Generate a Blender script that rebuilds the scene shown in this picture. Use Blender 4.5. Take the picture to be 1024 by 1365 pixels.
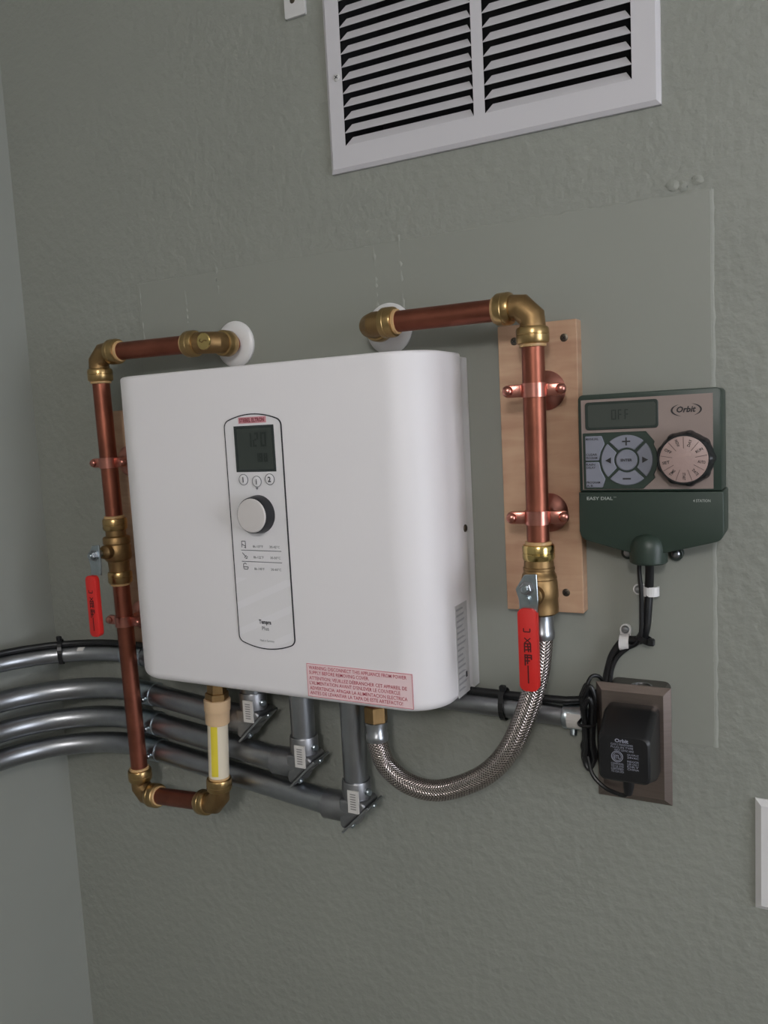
import bpy, bmesh, math, random
from mathutils import Vector, Matrix
random.seed(7)
for o in list(bpy.data.objects): bpy.data.objects.remove(o, do_unlink=True)
S = bpy.context.scene
C = S.collection
PI = math.pi
Z0 = 1.20            # height of the heater's lower edge above the floor; all coordinates below are relative to it

# ------------------------------------------------------------------ camera
def cam_axes(yaw, pitch, roll):
    f = Vector((-math.sin(yaw)*math.cos(pitch), math.cos(yaw)*math.cos(pitch), math.sin(pitch)))
    r = Vector((math.cos(yaw), math.sin(yaw), 0)); u = r.cross(f)
    c, s = math.cos(roll), math.sin(roll)
    return f, c*r + s*u, -s*r + c*u
f_, r_, u_ = cam_axes(0.48753, -0.10910, -0.05189)
cd = bpy.data.cameras.new('camera'); cam = bpy.data.objects.new('camera', cd); C.objects.link(cam)
M3 = Matrix((r_, u_, -f_)).transposed().to_4x4()
M3.translation = Vector((0.33738, -0.84940, 0.30073 + Z0))
cam.matrix_world = M3
cd.sensor_fit = 'VERTICAL'; cd.sensor_height = 36.0; cd.lens = 36.0*1101.54/1365.0
cd.clip_start = 0.02
S.camera = cam
# ------------------------------------------------------------------ world, exposure
w = bpy.data.worlds.new('world'); S.world = w; w.use_nodes = True
w.node_tree.nodes['Background'].inputs[0].default_value = (0.02, 0.02, 0.02, 1)
w.node_tree.nodes['Background'].inputs[1].default_value = 1.0
S.view_settings.view_transform = 'Standard'; S.view_settings.look = 'None'
S.view_settings.exposure = 0.0; S.view_settings.gamma = 1.0; S.view_settings.use_curve_mapping = False
# ------------------------------------------------------------------ ceiling lamp: an opal globe, built with the room; its glow is the light
LAMP = (0.75, -2.35, 1.02)     # centre of the globe
LAMP_R = 0.15
LAMP_GLOW = 61.0
# window in the right-hand wall: overcast daylight behind a frosted pane
WIN = (-1.60, -0.55, -0.30, 0.85)   # y0, y1, z0, z1
WIN_GLOW = 8.4

# ------------------------------------------------------------------ materials
def lin(c):
    return tuple(((v/255)/12.92 if v/255 <= 0.04045 else ((v/255+0.055)/1.055)**2.4) for v in c) + (1.0,)
MATS = {}
def mat(name, rgb, rough=0.5, metal=0.0, var=0.0, vscale=20.0, bump=0.0, bscale=200.0, bdist=0.001, emit=None, stretch=None, rgb2=None, spec=None, coat=0.0):
    m = bpy.data.materials.new(name); m.use_nodes = True; MATS[name] = m
    nt = m.node_tree; b = nt.nodes['Principled BSDF']
    b.inputs['Base Color'].default_value = lin(rgb); b.inputs['Roughness'].default_value = rough; b.inputs['Metallic'].default_value = metal
    if spec is not None: b.inputs['Specular IOR Level'].default_value = spec
    if coat: b.inputs['Coat Weight'].default_value = coat; b.inputs['Coat Roughness'].default_value = 0.15
    if var or bump:
        tc = nt.nodes.new('ShaderNodeTexCoord'); mp = nt.nodes.new('ShaderNodeMapping'); nt.links.new(tc.outputs['Object'], mp.inputs[0])
        if stretch: mp.inputs['Scale'].default_value = stretch
    if var:
        n = nt.nodes.new('ShaderNodeTexNoise'); n.inputs['Scale'].default_value = vscale; n.inputs['Detail'].default_value = 4
        nt.links.new(mp.outputs[0], n.inputs['Vector'])
        mx = nt.nodes.new('ShaderNodeMix'); mx.data_type = 'RGBA'
        c1 = lin(rgb); c2 = lin(rgb2) if rgb2 else tuple(max(0, v*(1-var)) for v in c1[:3]) + (1,)
        mx.inputs[6].default_value = c1; mx.inputs[7].default_value = c2
        rp = nt.nodes.new('ShaderNodeMapRange'); rp.inputs[1].default_value = 0.35; rp.inputs[2].default_value = 0.65
        nt.links.new(n.outputs[0], rp.inputs[0]); nt.links.new(rp.outputs[0], mx.inputs[0]); nt.links.new(mx.outputs[2], b.inputs['Base Color'])
    if bump:
        n2 = nt.nodes.new('ShaderNodeTexNoise'); n2.inputs['Scale'].default_value = bscale; n2.inputs['Detail'].default_value = 3
        nt.links.new(mp.outputs[0], n2.inputs['Vector'])
        bp = nt.nodes.new('ShaderNodeBump'); bp.inputs['Strength'].default_value = bump; bp.inputs['Distance'].default_value = bdist
        nt.links.new(n2.outputs[0], bp.inputs['Height']); nt.links.new(bp.outputs[0], b.inputs['Normal'])
    if emit:
        b.inputs['Emission Color'].default_value = lin(emit[0]); b.inputs['Emission Strength'].default_value = emit[1]
    return m
WALLC = (143, 145, 137)
mat('wall_paint', WALLC, 0.60, bump=0.7, bscale=85, bdist=0.0026, var=0.04, vscale=6)
mat('wall_paint_smooth', WALLC, 0.50, bump=0.22, bscale=60, bdist=0.0010, var=0.03, vscale=7)
mat('wall_paint_left', (150, 152, 145), 0.6, bump=0.25, bscale=60, bdist=0.0012, var=0.03, vscale=7)
mat('seam_paint', WALLC, 0.45, bump=0.5, bscale=90, bdist=0.0015)
mat('caulk', (152, 154, 147), 0.55, bump=0.5, bscale=140, bdist=0.001)
mat('ceiling_paint', (200, 198, 190), 0.8)
mat('floor_concrete', (120, 116, 110), 0.75, var=0.15, vscale=4)
mat('heater_white', (236, 232, 234), 0.5, bump=0.03, bscale=500, bdist=0.0003)
mat('heater_back', (222, 220, 220), 0.4)
mat('white_plastic', (222, 220, 220), 0.3)
mat('white_enamel', (205, 202, 206), 0.35)
mat('plate_white', (205, 203, 202), 0.35)
mat('black_line', (40, 40, 46), 0.5)
mat('knob_black', (30, 30, 34), 0.4)
mat('knob_cap', (212, 206, 204), 0.3)
mat('lcd_glass', (50, 56, 55), 0.22)
mat('lcd_back', (66, 71, 66), 0.3)
mat('lcd_dim', (58, 64, 60), 0.3)
mat('lcd_digit', (38, 44, 42), 0.35)
mat('print_grey', (112, 112, 116), 0.6)
mat('print_dark', (58, 58, 64), 0.6)
mat('brand_label', (214, 152, 160), 0.5)
mat('brand_text', (128, 30, 48), 0.5)
mat('warning_paper', (240, 212, 215), 0.5)
mat('warning_line', (214, 110, 122), 0.5)
mat('warning_text', (182, 48, 72), 0.5)
mat('rating_paper', (190, 187, 187), 0.45, var=0.1, vscale=160)
mat('rating_text', (150, 148, 150), 0.5)
mat('copper', (160, 98, 80), 0.42, 1.0, var=0.28, vscale=26, bump=0.04, bscale=120, bdist=0.0004)
mat('copper_clad', (208, 140, 126), 0.28, 1.0, var=0.15, vscale=60)
mat('brass', (186, 156, 108), 0.30, 1.0, var=0.15, vscale=50)
mat('brass_rough', (160, 130, 90), 0.48, 1.0, var=0.18, vscale=70, bump=0.08, bscale=500, bdist=0.0004)
mat('brass_bright', (206, 180, 118), 0.2, 1.0)
mat('ring_tan', (196, 160, 112), 0.45)
mat('steel', (170, 172, 176), 0.32, 1.0, var=0.1, vscale=80)
mat('zinc', (186, 196, 202), 0.3, 1.0, var=0.15, vscale=120)
mat('emt', (164, 166, 170), 0.36, 1.0, var=0.12, vscale=30)
mat('die_cast', (160, 160, 163), 0.42, 1.0, var=0.15, vscale=60, bump=0.1, bscale=400, bdist=0.0005)
mat('red_vinyl', (208, 42, 38), 0.4)
mat('red_print', (70, 14, 16), 0.6)
mat('cpvc_tan', (214, 182, 146), 0.4)
mat('cpvc_cream', (226, 214, 192), 0.35)
mat('cpvc_yellow', (222, 202, 62), 0.4)
mat('timer_green', (44, 58, 50), 0.42, bump=0.05, bscale=900, bdist=0.0003)
mat('timer_green_dark', (35, 46, 41), 0.45)
mat('timer_panel', (146, 130, 124), 0.45)
mat('timer_keys', (132, 134, 146), 0.4)
mat('timer_print', (34, 32, 34), 0.5)
mat('timer_print_light', (168, 174, 168), 0.5)
mat('timer_dial', (168, 144, 138), 0.4)
mat('timer_dial_mark', (110, 92, 90), 0.5)
mat('black_plastic', (24, 24, 26), 0.38)
mat('black_cable', (20, 20, 22), 0.42)
mat('adapter_print', (150, 152, 166), 0.6)
mat('plate_bronze', (154, 140, 134), 0.36, 1.0, var=0.1, vscale=40, stretch=(1, 1, 12))
mat('box_steel', (120, 116, 112), 0.45, 1.0, var=0.15, vscale=60)
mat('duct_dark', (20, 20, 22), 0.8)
mat('label_white', (206, 202, 198), 0.5)
mat('label_print', (120, 118, 116), 0.6)
mat('screw_dark', (104, 96, 86), 0.42, 1.0)
mat('lamp_glass', (245, 242, 235), 0.4, emit=((255, 252, 252), LAMP_GLOW))
mat('window_daylight', (220, 226, 235), 0.5, emit=((238, 244, 255), WIN_GLOW))

# plywood: grain along Z, fine rings
def wood():
    m = bpy.data.materials.new('pine_board'); m.use_nodes = True; MATS['pine_board'] = m
    nt = m.node_tree; b = nt.nodes['Principled BSDF']; b.inputs['Roughness'].default_value = 0.6
    tc = nt.nodes.new('ShaderNodeTexCoord'); mp = nt.nodes.new('ShaderNodeMapping'); nt.links.new(tc.outputs['Object'], mp.inputs[0])
    mp.inputs['Scale'].default_value = (9, 9, 60)
    n = nt.nodes.new('ShaderNodeTexNoise'); n.inputs['Scale'].default_value = 1.0; n.inputs['Detail'].default_value = 6; n.inputs['Distortion'].default_value = 1.2
    nt.links.new(mp.outputs[0], n.inputs['Vector'])
    mp2 = nt.nodes.new('ShaderNodeMapping'); nt.links.new(tc.outputs['Object'], mp2.inputs[0]); mp2.inputs['Scale'].default_value = (22, 22, 12)
    n2 = nt.nodes.new('ShaderNodeTexNoise'); n2.inputs['Scale'].default_value = 1.0; n2.inputs['Detail'].default_value = 3
    nt.links.new(mp2.outputs[0], n2.inputs['Vector'])
    ad = nt.nodes.new('ShaderNodeMath'); ad.operation = 'ADD'; nt.links.new(n.outputs[0], ad.inputs[0]); nt.links.new(n2.outputs[0], ad.inputs[1])
    cr = nt.nodes.new('ShaderNodeValToRGB'); cr.color_ramp.elements[0].position = 0.0; cr.color_ramp.elements[1].position = 1.0
    mr = nt.nodes.new('ShaderNodeMapRange'); mr.inputs[1].default_value = 0.7; mr.inputs[2].default_value = 1.3
    nt.links.new(ad.outputs[0], mr.inputs[0]); nt.links.new(mr.outputs[0], cr.inputs[0])
    cr.color_ramp.elements[0].color = lin((170, 130, 104)); cr.color_ramp.elements[1].color = lin((196, 162, 132))
    nt.links.new(cr.outputs[0], b.inputs['Base Color'])
    bp = nt.nodes.new('ShaderNodeBump'); bp.inputs['Strength'].default_value = 0.15; bp.inputs['Distance'].default_value = 0.001
    nt.links.new(n.outputs[0], bp.inputs['Height']); nt.links.new(bp.outputs[0], b.inputs['Normal'])
wood()
# stainless braid: crossing strands from the tube's own UVs (u round, v along, in strands)
def braid():
    m = bpy.data.materials.new('steel_braid'); m.use_nodes = True; MATS['steel_braid'] = m
    nt = m.node_tree; b = nt.nodes['Principled BSDF']
    b.inputs['Metallic'].default_value = 1; b.inputs['Roughness'].default_value = 0.22
    uv = nt.nodes.new('ShaderNodeTexCoord'); sp = nt.nodes.new('ShaderNodeSeparateXYZ'); nt.links.new(uv.outputs['UV'], sp.inputs[0])
    def mth(op, a, bb=None, v=None):
        n = nt.nodes.new('ShaderNodeMath'); n.operation = op
        nt.links.new(a, n.inputs[0])
        if bb is not None: nt.links.new(bb, n.inputs[1])
        elif v is not None: n.inputs[1].default_value = v
        return n.outputs[0]
    su = mth('MULTIPLY', sp.outputs[0], v=16*2*PI); sv = mth('MULTIPLY', sp.outputs[1], v=2*PI/0.0034)
    a = mth('SINE', mth('ADD', su, sv)); c = mth('SINE', mth('SUBTRACT', su, sv))
    h = mth('MAXIMUM', a, c)
    bp = nt.nodes.new('ShaderNodeBump'); bp.inputs['Strength'].default_value = 0.6; bp.inputs['Distance'].default_value = 0.0006
    nt.links.new(h, bp.inputs['Height']); nt.links.new(bp.outputs[0], b.inputs['Normal'])
    mr = nt.nodes.new('ShaderNodeMapRange'); mr.inputs[1].default_value = -0.6; mr.inputs[2].default_value = 0.8
    nt.links.new(h, mr.inputs[0])
    mx = nt.nodes.new('ShaderNodeMix'); mx.data_type = 'RGBA'; nt.links.new(mr.outputs[0], mx.inputs[0])
    mx.inputs[6].default_value = lin((104, 92, 90)); mx.inputs[7].default_value = lin((206, 196, 192)); nt.links.new(mx.outputs[2], b.inputs['Base Color'])
braid()
# control panel of the heater: white print with faint pale diagonal bands
def panel_mat():
    m = bpy.data.materials.new('panel_print'); m.use_nodes = True; MATS['panel_print'] = m
    nt = m.node_tree; b = nt.nodes['Principled BSDF']; b.inputs['Roughness'].default_value = 0.3
    tc = nt.nodes.new('ShaderNodeTexCoord'); sp = nt.nodes.new('ShaderNodeSeparateXYZ'); nt.links.new(tc.outputs['Object'], sp.inputs[0])
    def mth(op, a, bb=None, v=None):
        n = nt.nodes.new('ShaderNodeMath'); n.operation = op; nt.links.new(a, n.inputs[0])
        if bb is not None: nt.links.new(bb, n.inputs[1])
        elif v is not None: n.inputs[1].default_value = v
        return n.outputs[0]
    d = mth('SUBTRACT', sp.outputs[2], mth('MULTIPLY', sp.outputs[0], v=0.42))
    fr = mth('FRACT', mth('MULTIPLY', d, v=1/0.030))
    band = mth('GREATER_THAN', fr, v=0.72)
    low = mth('LESS_THAN', sp.outputs[2], v=0.135)
    k = mth('MULTIPLY', band, low)
    mx = nt.nodes.new('ShaderNodeMix'); mx.data_type = 'RGBA'; nt.links.new(k, mx.inputs[0])
    mx.inputs[6].default_value = lin((231, 228, 230)); mx.inputs[7].default_value = lin((235, 232, 235)); nt.links.new(mx.outputs[2], b.inputs['Base Color'])
panel_mat()

# ------------------------------------------------------------------ mesh building
class MB:
    def __init__(s): s.v = []; s.f = []; s.uv = {}
    def add(s, vs, fs):
        b = len(s.v); s.v += [Vector(p) for p in vs]; s.f += [tuple(i+b for i in q) for q in fs]; return s
    def box(s, x0, x1, y0, y1, z0, z1, bev=0.0, seg=2):
        bm = bmesh.new(); bmesh.ops.create_cube(bm, size=1)
        for v in bm.verts: v.co = Vector(((x0+x1)/2 + v.co.x*(x1-x0), (y0+y1)/2 + v.co.y*(y1-y0), (z0+z1)/2 + v.co.z*(z1-z0)))
        if bev: bmesh.ops.bevel(bm, geom=bm.edges[:], offset=bev, segments=seg, profile=0.5, affect='EDGES')
        return s.frombm(bm)
    def frombm(s, bm, M=None):
        bm.verts.index_update(); vs = [(M @ v.co if M else v.co.copy()) for v in bm.verts]
        s.add(vs, [tuple(v.index for v in f.verts) for f in bm.faces]); bm.free(); return s
    def lathe(s, prof, org, axis, seg=32, start=None, hexa=False):
        """prof: (t along axis, radius); closed with caps"""
        a = Vector(axis).normalized(); u = a.orthogonal().normalized() if start is None else (Vector(start) - a*a.dot(Vector(start))).normalized(); w_ = a.cross(u)
        vs = []; fs = []; n = len(prof)
        for t, r in prof:
            for k in range(seg):
                q = 2*PI*k/seg; vs.append(Vector(org) + a*t + (u*math.cos(q) + w_*math.sin(q))*r)
        for i in range(n-1):
            for k in range(seg): fs.append((i*seg+k, i*seg+(k+1) % seg, (i+1)*seg+(k+1) % seg, (i+1)*seg+k))
        fs.append(tuple(reversed(range(seg)))); fs.append(tuple((n-1)*seg+k for k in range(seg)))
        return s.add(vs, fs)
    def ring(s, org, axis, ro, ri, t0, t1, seg=32):
        a = Vector(axis).normalized(); u = a.orthogonal().normalized(); w_ = a.cross(u); vs = []; fs = []
        for t, r in ((t0, ri), (t0, ro), (t1, ro), (t1, ri)):
            for k in range(seg):
                q = 2*PI*k/seg; vs.append(Vector(org) + a*t + (u*math.cos(q) + w_*math.sin(q))*r)
        for i in range(4):
            j = (i+1) % 4
            for k in range(seg): fs.append((i*seg+k, i*seg+(k+1) % seg, j*seg+(k+1) % seg, j*seg+k))
        return s.add(vs, fs)
    def tube(s, path, r, seg=16, caps=True, flat=1.0):
        P = [Vector(p) for p in path]; n = len(P); vs = []; fs = []; L = 0; Ls = [0]
        for i in range(1, n): L += (P[i]-P[i-1]).length; Ls.append(L)
        T = [(P[min(i+1, n-1)] - P[max(i-1, 0)]).normalized() for i in range(n)]
        u = T[0].orthogonal().normalized(); base = len(s.v)
        for i in range(n):
            if i: u = (u - T[i]*u.dot(T[i])).normalized()
            w_ = T[i].cross(u); ri = r[i] if isinstance(r, (list, tuple)) else r
            for k in range(seg):
                q = 2*PI*k/seg; vs.append(P[i] + (u*math.cos(q) + w_*math.sin(q)*flat)*ri)
        fi = len(s.f)
        for i in range(n-1):
            for k in range(seg):
                fs.append((i*seg+k, i*seg+(k+1) % seg, (i+1)*seg+(k+1) % seg, (i+1)*seg+k))
                s.uv[fi] = ((k/seg, Ls[i]), ((k+1)/seg, Ls[i]), ((k+1)/seg, Ls[i+1]), (k/seg, Ls[i+1])); fi += 1
        if caps: fs.append(tuple(reversed(range(seg)))); fs.append(tuple((n-1)*seg+k for k in range(seg)))
        return s.add(vs, fs)
    def prism(s, pts, M=None, t0=0.0, t1=1.0, bev=0.0, seg=2):
        """pts: 2D outline (a,b) -> coordinates (a, t, b): outline in the XZ plane, thickness along Y unless M is given"""
        bm = bmesh.new(); n = len(pts)
        A = [bm.verts.new((p[0], t0, p[1])) for p in pts]; B = [bm.verts.new((p[0], t1, p[1])) for p in pts]
        bm.faces.new(A); bm.faces.new(list(reversed(B)))
        for i in range(n): bm.faces.new((A[i], B[i], B[(i+1) % n], A[(i+1) % n]))
        bmesh.ops.recalc_face_normals(bm, faces=bm.faces[:])
        if bev: bmesh.ops.bevel(bm, geom=bm.edges[:], offset=bev, segments=seg, profile=0.5, affect='EDGES', clamp_overlap=True)
        return s.frombm(bm, M)
    def xf(s, M):
        s.v = [M @ p for p in s.v]; return s
def rrect(x0, x1, z0, z1, r, n=5):
    out = []
    for cx, cz, a0 in ((x1-r, z1-r, 0), (x0+r, z1-r, 90), (x0+r, z0+r, 180), (x1-r, z0+r, 270)):
        for k in range(n+1):
            a = math.radians(a0 + 90*k/n); out.append((cx + r*math.cos(a), cz + r*math.sin(a)))
    return out
def circ(cx, cz, r, n=32): return [(cx + r*math.cos(2*PI*k/n), cz + r*math.sin(2*PI*k/n)) for k in range(n)]
def smooth_path(pts, n=10):
    """Catmull-Rom through pts"""
    P = [Vector(p) for p in pts]; P = [2*P[0]-P[1]] + P + [2*P[-1]-P[-2]]; out = []
    for i in range(1, len(P)-2):
        p0, p1, p2, p3 = P[i-1:i+3]
        for k in range(n):
            t = k/n; out.append(0.5*((2*p1) + (p2-p0)*t + (2*p0-5*p1+4*p2-p3)*t*t + (3*p1-p0-3*p2+p3)*t**3))
    out.append(P[-2]); return out
def root_of(o):
    while o.parent: o = o.parent
    return o
ORG = {}
def mesh(name, mb, m, org, ang=35):
    me = bpy.data.meshes.new(name)
    me.from_pydata([p - org for p in mb.v], [], mb.f)
    if mb.uv:
        uvl = me.uv_layers.new(name='UVMap')
        for fi, c in mb.uv.items():
            for li, q in zip(me.polygons[fi].loop_indices, c): uvl.data[li].uv = q
    bm = bmesh.new(); bm.from_mesh(me); bmesh.ops.recalc_face_normals(bm, faces=bm.faces[:]); bm.to_mesh(me); bm.free()
    me.shade_smooth(); me.set_sharp_from_angle(angle=math.radians(ang))
    me.materials.append(MATS[m]); return me
def thing(name, label, cat, org, group=None):
    o = bpy.data.objects.new(name, None); C.objects.link(o); o.empty_display_size = 0.02
    org = Vector(org); ORG[o] = org; o.location = org + Vector((0, 0, Z0)); o['label'] = label; o['category'] = cat
    if group: o['group'] = group
    return o
def part(name, mb, m, parent, label=None, ang=35):
    org = ORG[root_of(parent)]
    o = bpy.data.objects.new(name, mesh(name, mb, m, org, ang)); C.objects.link(o); o.parent = parent
    if label: o['label'] = label
    return o
def single(name, mb, m, label, cat, group=None, ang=35):
    lo_ = [min(p[i] for p in mb.v) for i in range(3)]; hi = [max(p[i] for p in mb.v) for i in range(3)]
    org = Vector(((lo_[0]+hi[0])/2, (lo_[1]+hi[1])/2, lo_[2]))
    o = bpy.data.objects.new(name, mesh(name, mb, m, org, ang)); C.objects.link(o); o.location = org + Vector((0, 0, Z0)); ORG[o] = org
    o['label'] = label; o['category'] = cat
    if group: o['group'] = group
    return o
def struct(name, mb, m, parent=None):
    org = Vector((0, 0, 0)) if parent is None else ORG[root_of(parent)]
    o = bpy.data.objects.new(name, mesh(name, mb, m, org)); C.objects.link(o)
    if parent: o.parent = parent
    else:
        o.location = (0, 0, Z0); ORG[o] = org; o['kind'] = 'structure'
    return o
def copy_at(o, delta, parent):
    c = o.copy(); C.objects.link(c); c.parent = parent; c.location = o.location + Vector(delta); return c
# flat lettering as mesh: fitted to width w and cap height h, baseline start at pos
def letters(mb, txt, pos, w=None, h=0.004, xd=(1, 0, 0), up=(0, 0, 1), align='L', bold=0.0, shear=0.0):
    cu = bpy.data.curves.new('t', 'FONT'); cu.body = txt; cu.size = 1.0; cu.offset = bold; cu.shear = shear; cu.resolution_u = 2
    ob = bpy.data.objects.new('t', cu); C.objects.link(ob); bpy.context.view_layer.update()
    me = bpy.data.meshes.new_from_object(ob.evaluated_get(bpy.context.evaluated_depsgraph_get()))
    bpy.data.objects.remove(ob); bpy.data.curves.remove(cu)
    xs = [v.co.x for v in me.vertices]; x0, x1 = min(xs), max(xs)
    sy = h/0.70; sx = sy if w is None else w/(x1-x0)
    tw = (x1-x0)*sx; off = {'L': 0, 'C': -tw/2, 'R': -tw}[align]
    xd = Vector(xd).normalized(); up = Vector(up).normalized(); pos = Vector(pos)
    vs = [pos + xd*((v.co.x-x0)*sx + off) + up*(v.co.y*sy) for v in me.vertices]
    mb.add(vs, [tuple(p.vertices) for p in me.polygons]); bpy.data.meshes.remove(me); return mb
def screw(name, pos, axis, r, m, parent, h=None, phillips=True):
    h = h or r*0.55; mb = MB().lathe([(0, r), (h*0.5, r*0.96), (h*0.85, r*0.72), (h, r*0.4)], pos, axis, 14)
    o = part(name, mb, m, parent)
    if phillips and parent.parent is None:
        a = Vector(axis).normalized(); p = Vector(pos) + a*h*0.98; q = MB()
        for d in (Vector((1, 0, 1)), Vector((-1, 0, 1))):
            d = (d - a*d.dot(a)).normalized(); e = a.cross(d)
            vs = [p + d*r*.55*i + e*r*.1*j + a*k for i, j, k in ((-1, -1, 0), (1, -1, 0), (1, 1, 0), (-1, 1, 0), (-1, -1, r*.06), (1, -1, r*.06), (1, 1, r*.06), (-1, 1, r*.06))]
            q.add(vs, [(0, 1, 2, 3), (4, 5, 6, 7), (0, 1, 5, 4), (1, 2, 6, 5), (2, 3, 7, 6), (3, 0, 4, 7)])
        part('slot', q, 'knob_black', o)
    return o

# ================================================================== THE ROOM
XL, XR, YR, ZF, ZC = -0.6882, 2.4, -3.6, -Z0, 2.44 - Z0
# back wall with the opening of the air return cut through it
VX0, VX1, VZ0, VZ1 = -0.140, 0.187, 0.600, 0.958
wb = MB()
wb.add([(x, y, z) for y in (0.0, 0.12) for x, z in ((XL, ZF), (XR, ZF), (XR, ZC), (XL, ZC), (VX0, VZ0), (VX1, VZ0), (VX1, VZ1), (VX0, VZ1))],
       [(0, 1, 5, 4), (1, 2, 6, 5), (2, 3, 7, 6), (3, 0, 4, 7), (8, 9, 13, 12), (9, 10, 14, 13), (10, 11, 15, 14), (11, 8, 12, 15),
        (4, 5, 13, 12), (5, 6, 14, 13), (6, 7, 15, 14), (7, 4, 12, 15), (0, 1, 9, 8), (1, 2, 10, 9), (2, 3, 11, 10), (3, 0, 8, 11)])
wall_back = struct('wall_back', wb, 'wall_paint')
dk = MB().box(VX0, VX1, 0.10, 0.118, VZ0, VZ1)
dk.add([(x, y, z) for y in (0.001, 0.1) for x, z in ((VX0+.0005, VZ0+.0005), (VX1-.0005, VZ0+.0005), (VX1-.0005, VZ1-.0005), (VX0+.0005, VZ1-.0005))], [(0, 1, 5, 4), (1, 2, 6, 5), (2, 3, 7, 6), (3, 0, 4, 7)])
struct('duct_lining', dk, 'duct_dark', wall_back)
# smooth drywall patch behind the heater, with a paint ridge on its edges and old tape seams
PX0, PX1, PZ0, PZ1 = -0.466, 0.2470, -0.0390, 0.4985
struct('drywall_patch', MB().box(PX0, PX1, -0.0012, 0.001, PZ0, PZ1, 0.0004, 1), 'wall_paint_smooth', wall_back)
def ridge(pts, wd, th, jit=0.3, seg=60):
    P = [Vector(p) for p in pts]; path = []
    for a, b in zip(P[:-1], P[1:]):
        for k in range(seg): path.append(a.lerp(b, k/seg))
    path.append(P[-1]); rr = [wd*(1 + random.uniform(-jit, jit)) for _ in path]
    path = [p + Vector((random.uniform(-.0004, .0004), 0, random.uniform(-.0004, .0004))) for p in path]
    m = MB().tube(path, rr, 6, True)
    for v in m.v: v.y = v.y*th
    return m
struct('paint_ridge', ridge([(0.2478, -0.0008, 0.4985), (0.2478, -0.0008, -0.039)], 0.0024, 0.42), 'caulk', wall_back)
struct('paint_ridge', ridge([(0.2478, -0.0008, 0.4985), (-0.02, -0.0008, 0.4985)], 0.0013, 0.5, 0.8), 'seam_paint', wall_back)
struct('paint_ridge', ridge([(-0.462, -0.0012, 0.500), (-0.4605, -0.0012, 0.41)], 0.0016, 0.60, 0.7, 20), 'seam_paint', wall_back)
for xa, za, zb in ((-0.386, 0.500, 0.44), (-0.333, 0.503, 0.47), (-0.1085, 0.497, 0.425), (-0.0765, 0.505, 0.425)):
    struct('tape_seam', ridge([(xa, -0.0014, za), (xa + .002, -0.0014, zb)], 0.0017, 0.50, 0.8, 20), 'seam_paint', wall_back)
for cx, cz, r in ((0.214, 0.508, 0.006), (0.223, 0.506, 0.005), (0.236, 0.509, 0.005), (-0.333, 0.487, 0.004)):
    q = MB().lathe([(0, r), (0.0002, r*.8), (0.0006, r*.5), (0.0008, r*.1)], (cx, -0.0006, cz), (0, -1, 0), 9)
    for v in q.v: v.z += random.uniform(-.001, .001); v.x += random.uniform(-.0015, .0015)
    struct('spackle_dab', q, 'seam_paint', wall_back)
struct('wall_left', MB().box(XL - 0.12, XL, YR, 0.12, ZF, ZC), 'wall_paint_left')
wr_ = MB(); A, B, Z1_, Z2_ = WIN
wr_.add([(x, y, z) for x in (XR, XR + .12) for y, z in ((YR, ZF), (0.12, ZF), (0.12, ZC), (YR, ZC), (A, Z1_), (B, Z1_), (B, Z2_), (A, Z2_))],
        [(0, 1, 5, 4), (1, 2, 6, 5), (2, 3, 7, 6), (3, 0, 4, 7), (8, 9, 13, 12), (9, 10, 14, 13), (10, 11, 15, 14), (11, 8, 12, 15),
         (4, 5, 13, 12), (5, 6, 14, 13), (6, 7, 15, 14), (7, 4, 12, 15), (0, 1, 9, 8), (1, 2, 10, 9), (2, 3, 11, 10), (3, 0, 8, 11)])
struct('wall_right', wr_, 'wall_paint_left')
wf = MB()
for y0, y1, z0, z1 in ((A - .06, A + .03, Z1_ - .06, Z2_ + .06), (B - .03, B + .06, Z1_ - .06, Z2_ + .06), (A + .03, B - .03, Z1_ - .06, Z1_ + .03), (A + .03, B - .03, Z2_ - .03, Z2_ + .06), (A + .03, B - .03, (Z1_ + Z2_)/2 - .02, (Z1_ + Z2_)/2 + .02)): wf.box(XR - .02, XR, y0, y1, z0, z1, .003, 1)
win = struct('window_1', wf, 'white_enamel')
zm = (Z1_ + Z2_)/2
for z0, z1 in ((Z1_ + .03, zm - .02), (zm + .02, Z2_ - .03)): struct('pane', MB().box(XR - .012, XR - .006, A + .03, B - .03, z0, z1), 'window_daylight', win)
struct('wall_rear', MB().box(XL - .12, XR + .12, YR - 0.12, YR, ZF, ZC), 'wall_paint_left')
struct('floor', MB().box(XL - .12, XR + .12, YR - .12, 0.12, ZF - 0.1, ZF), 'floor_concrete')
struct('ceiling', MB().box(XL - .12, XR + .12, YR - .12, 0.12, ZC, ZC + 0.1), 'ceiling_paint')
# ceiling lamp the light comes from
t = thing('ceiling_lamp', 'opal glass globe lamp hanging from the ceiling behind the viewer', 'lamp', (LAMP[0], LAMP[1], ZC))
part('lamp_base', MB().lathe([(0, .075), (.012, .075), (.022, .06), (ZC - LAMP[2] - LAMP_R + .012, .05)], (LAMP[0], LAMP[1], ZC), (0, 0, -1), 32), 'white_enamel', t)
part('lamp_globe', MB().lathe([(LAMP_R*(1 - math.cos(PI*(k+.3)/16.6)), LAMP_R*math.sin(PI*(k+.3)/16.6)) for k in range(17)], (LAMP[0], LAMP[1], LAMP[2] + LAMP_R), (0, 0, -1), 32), 'lamp_glass', t)

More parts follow.
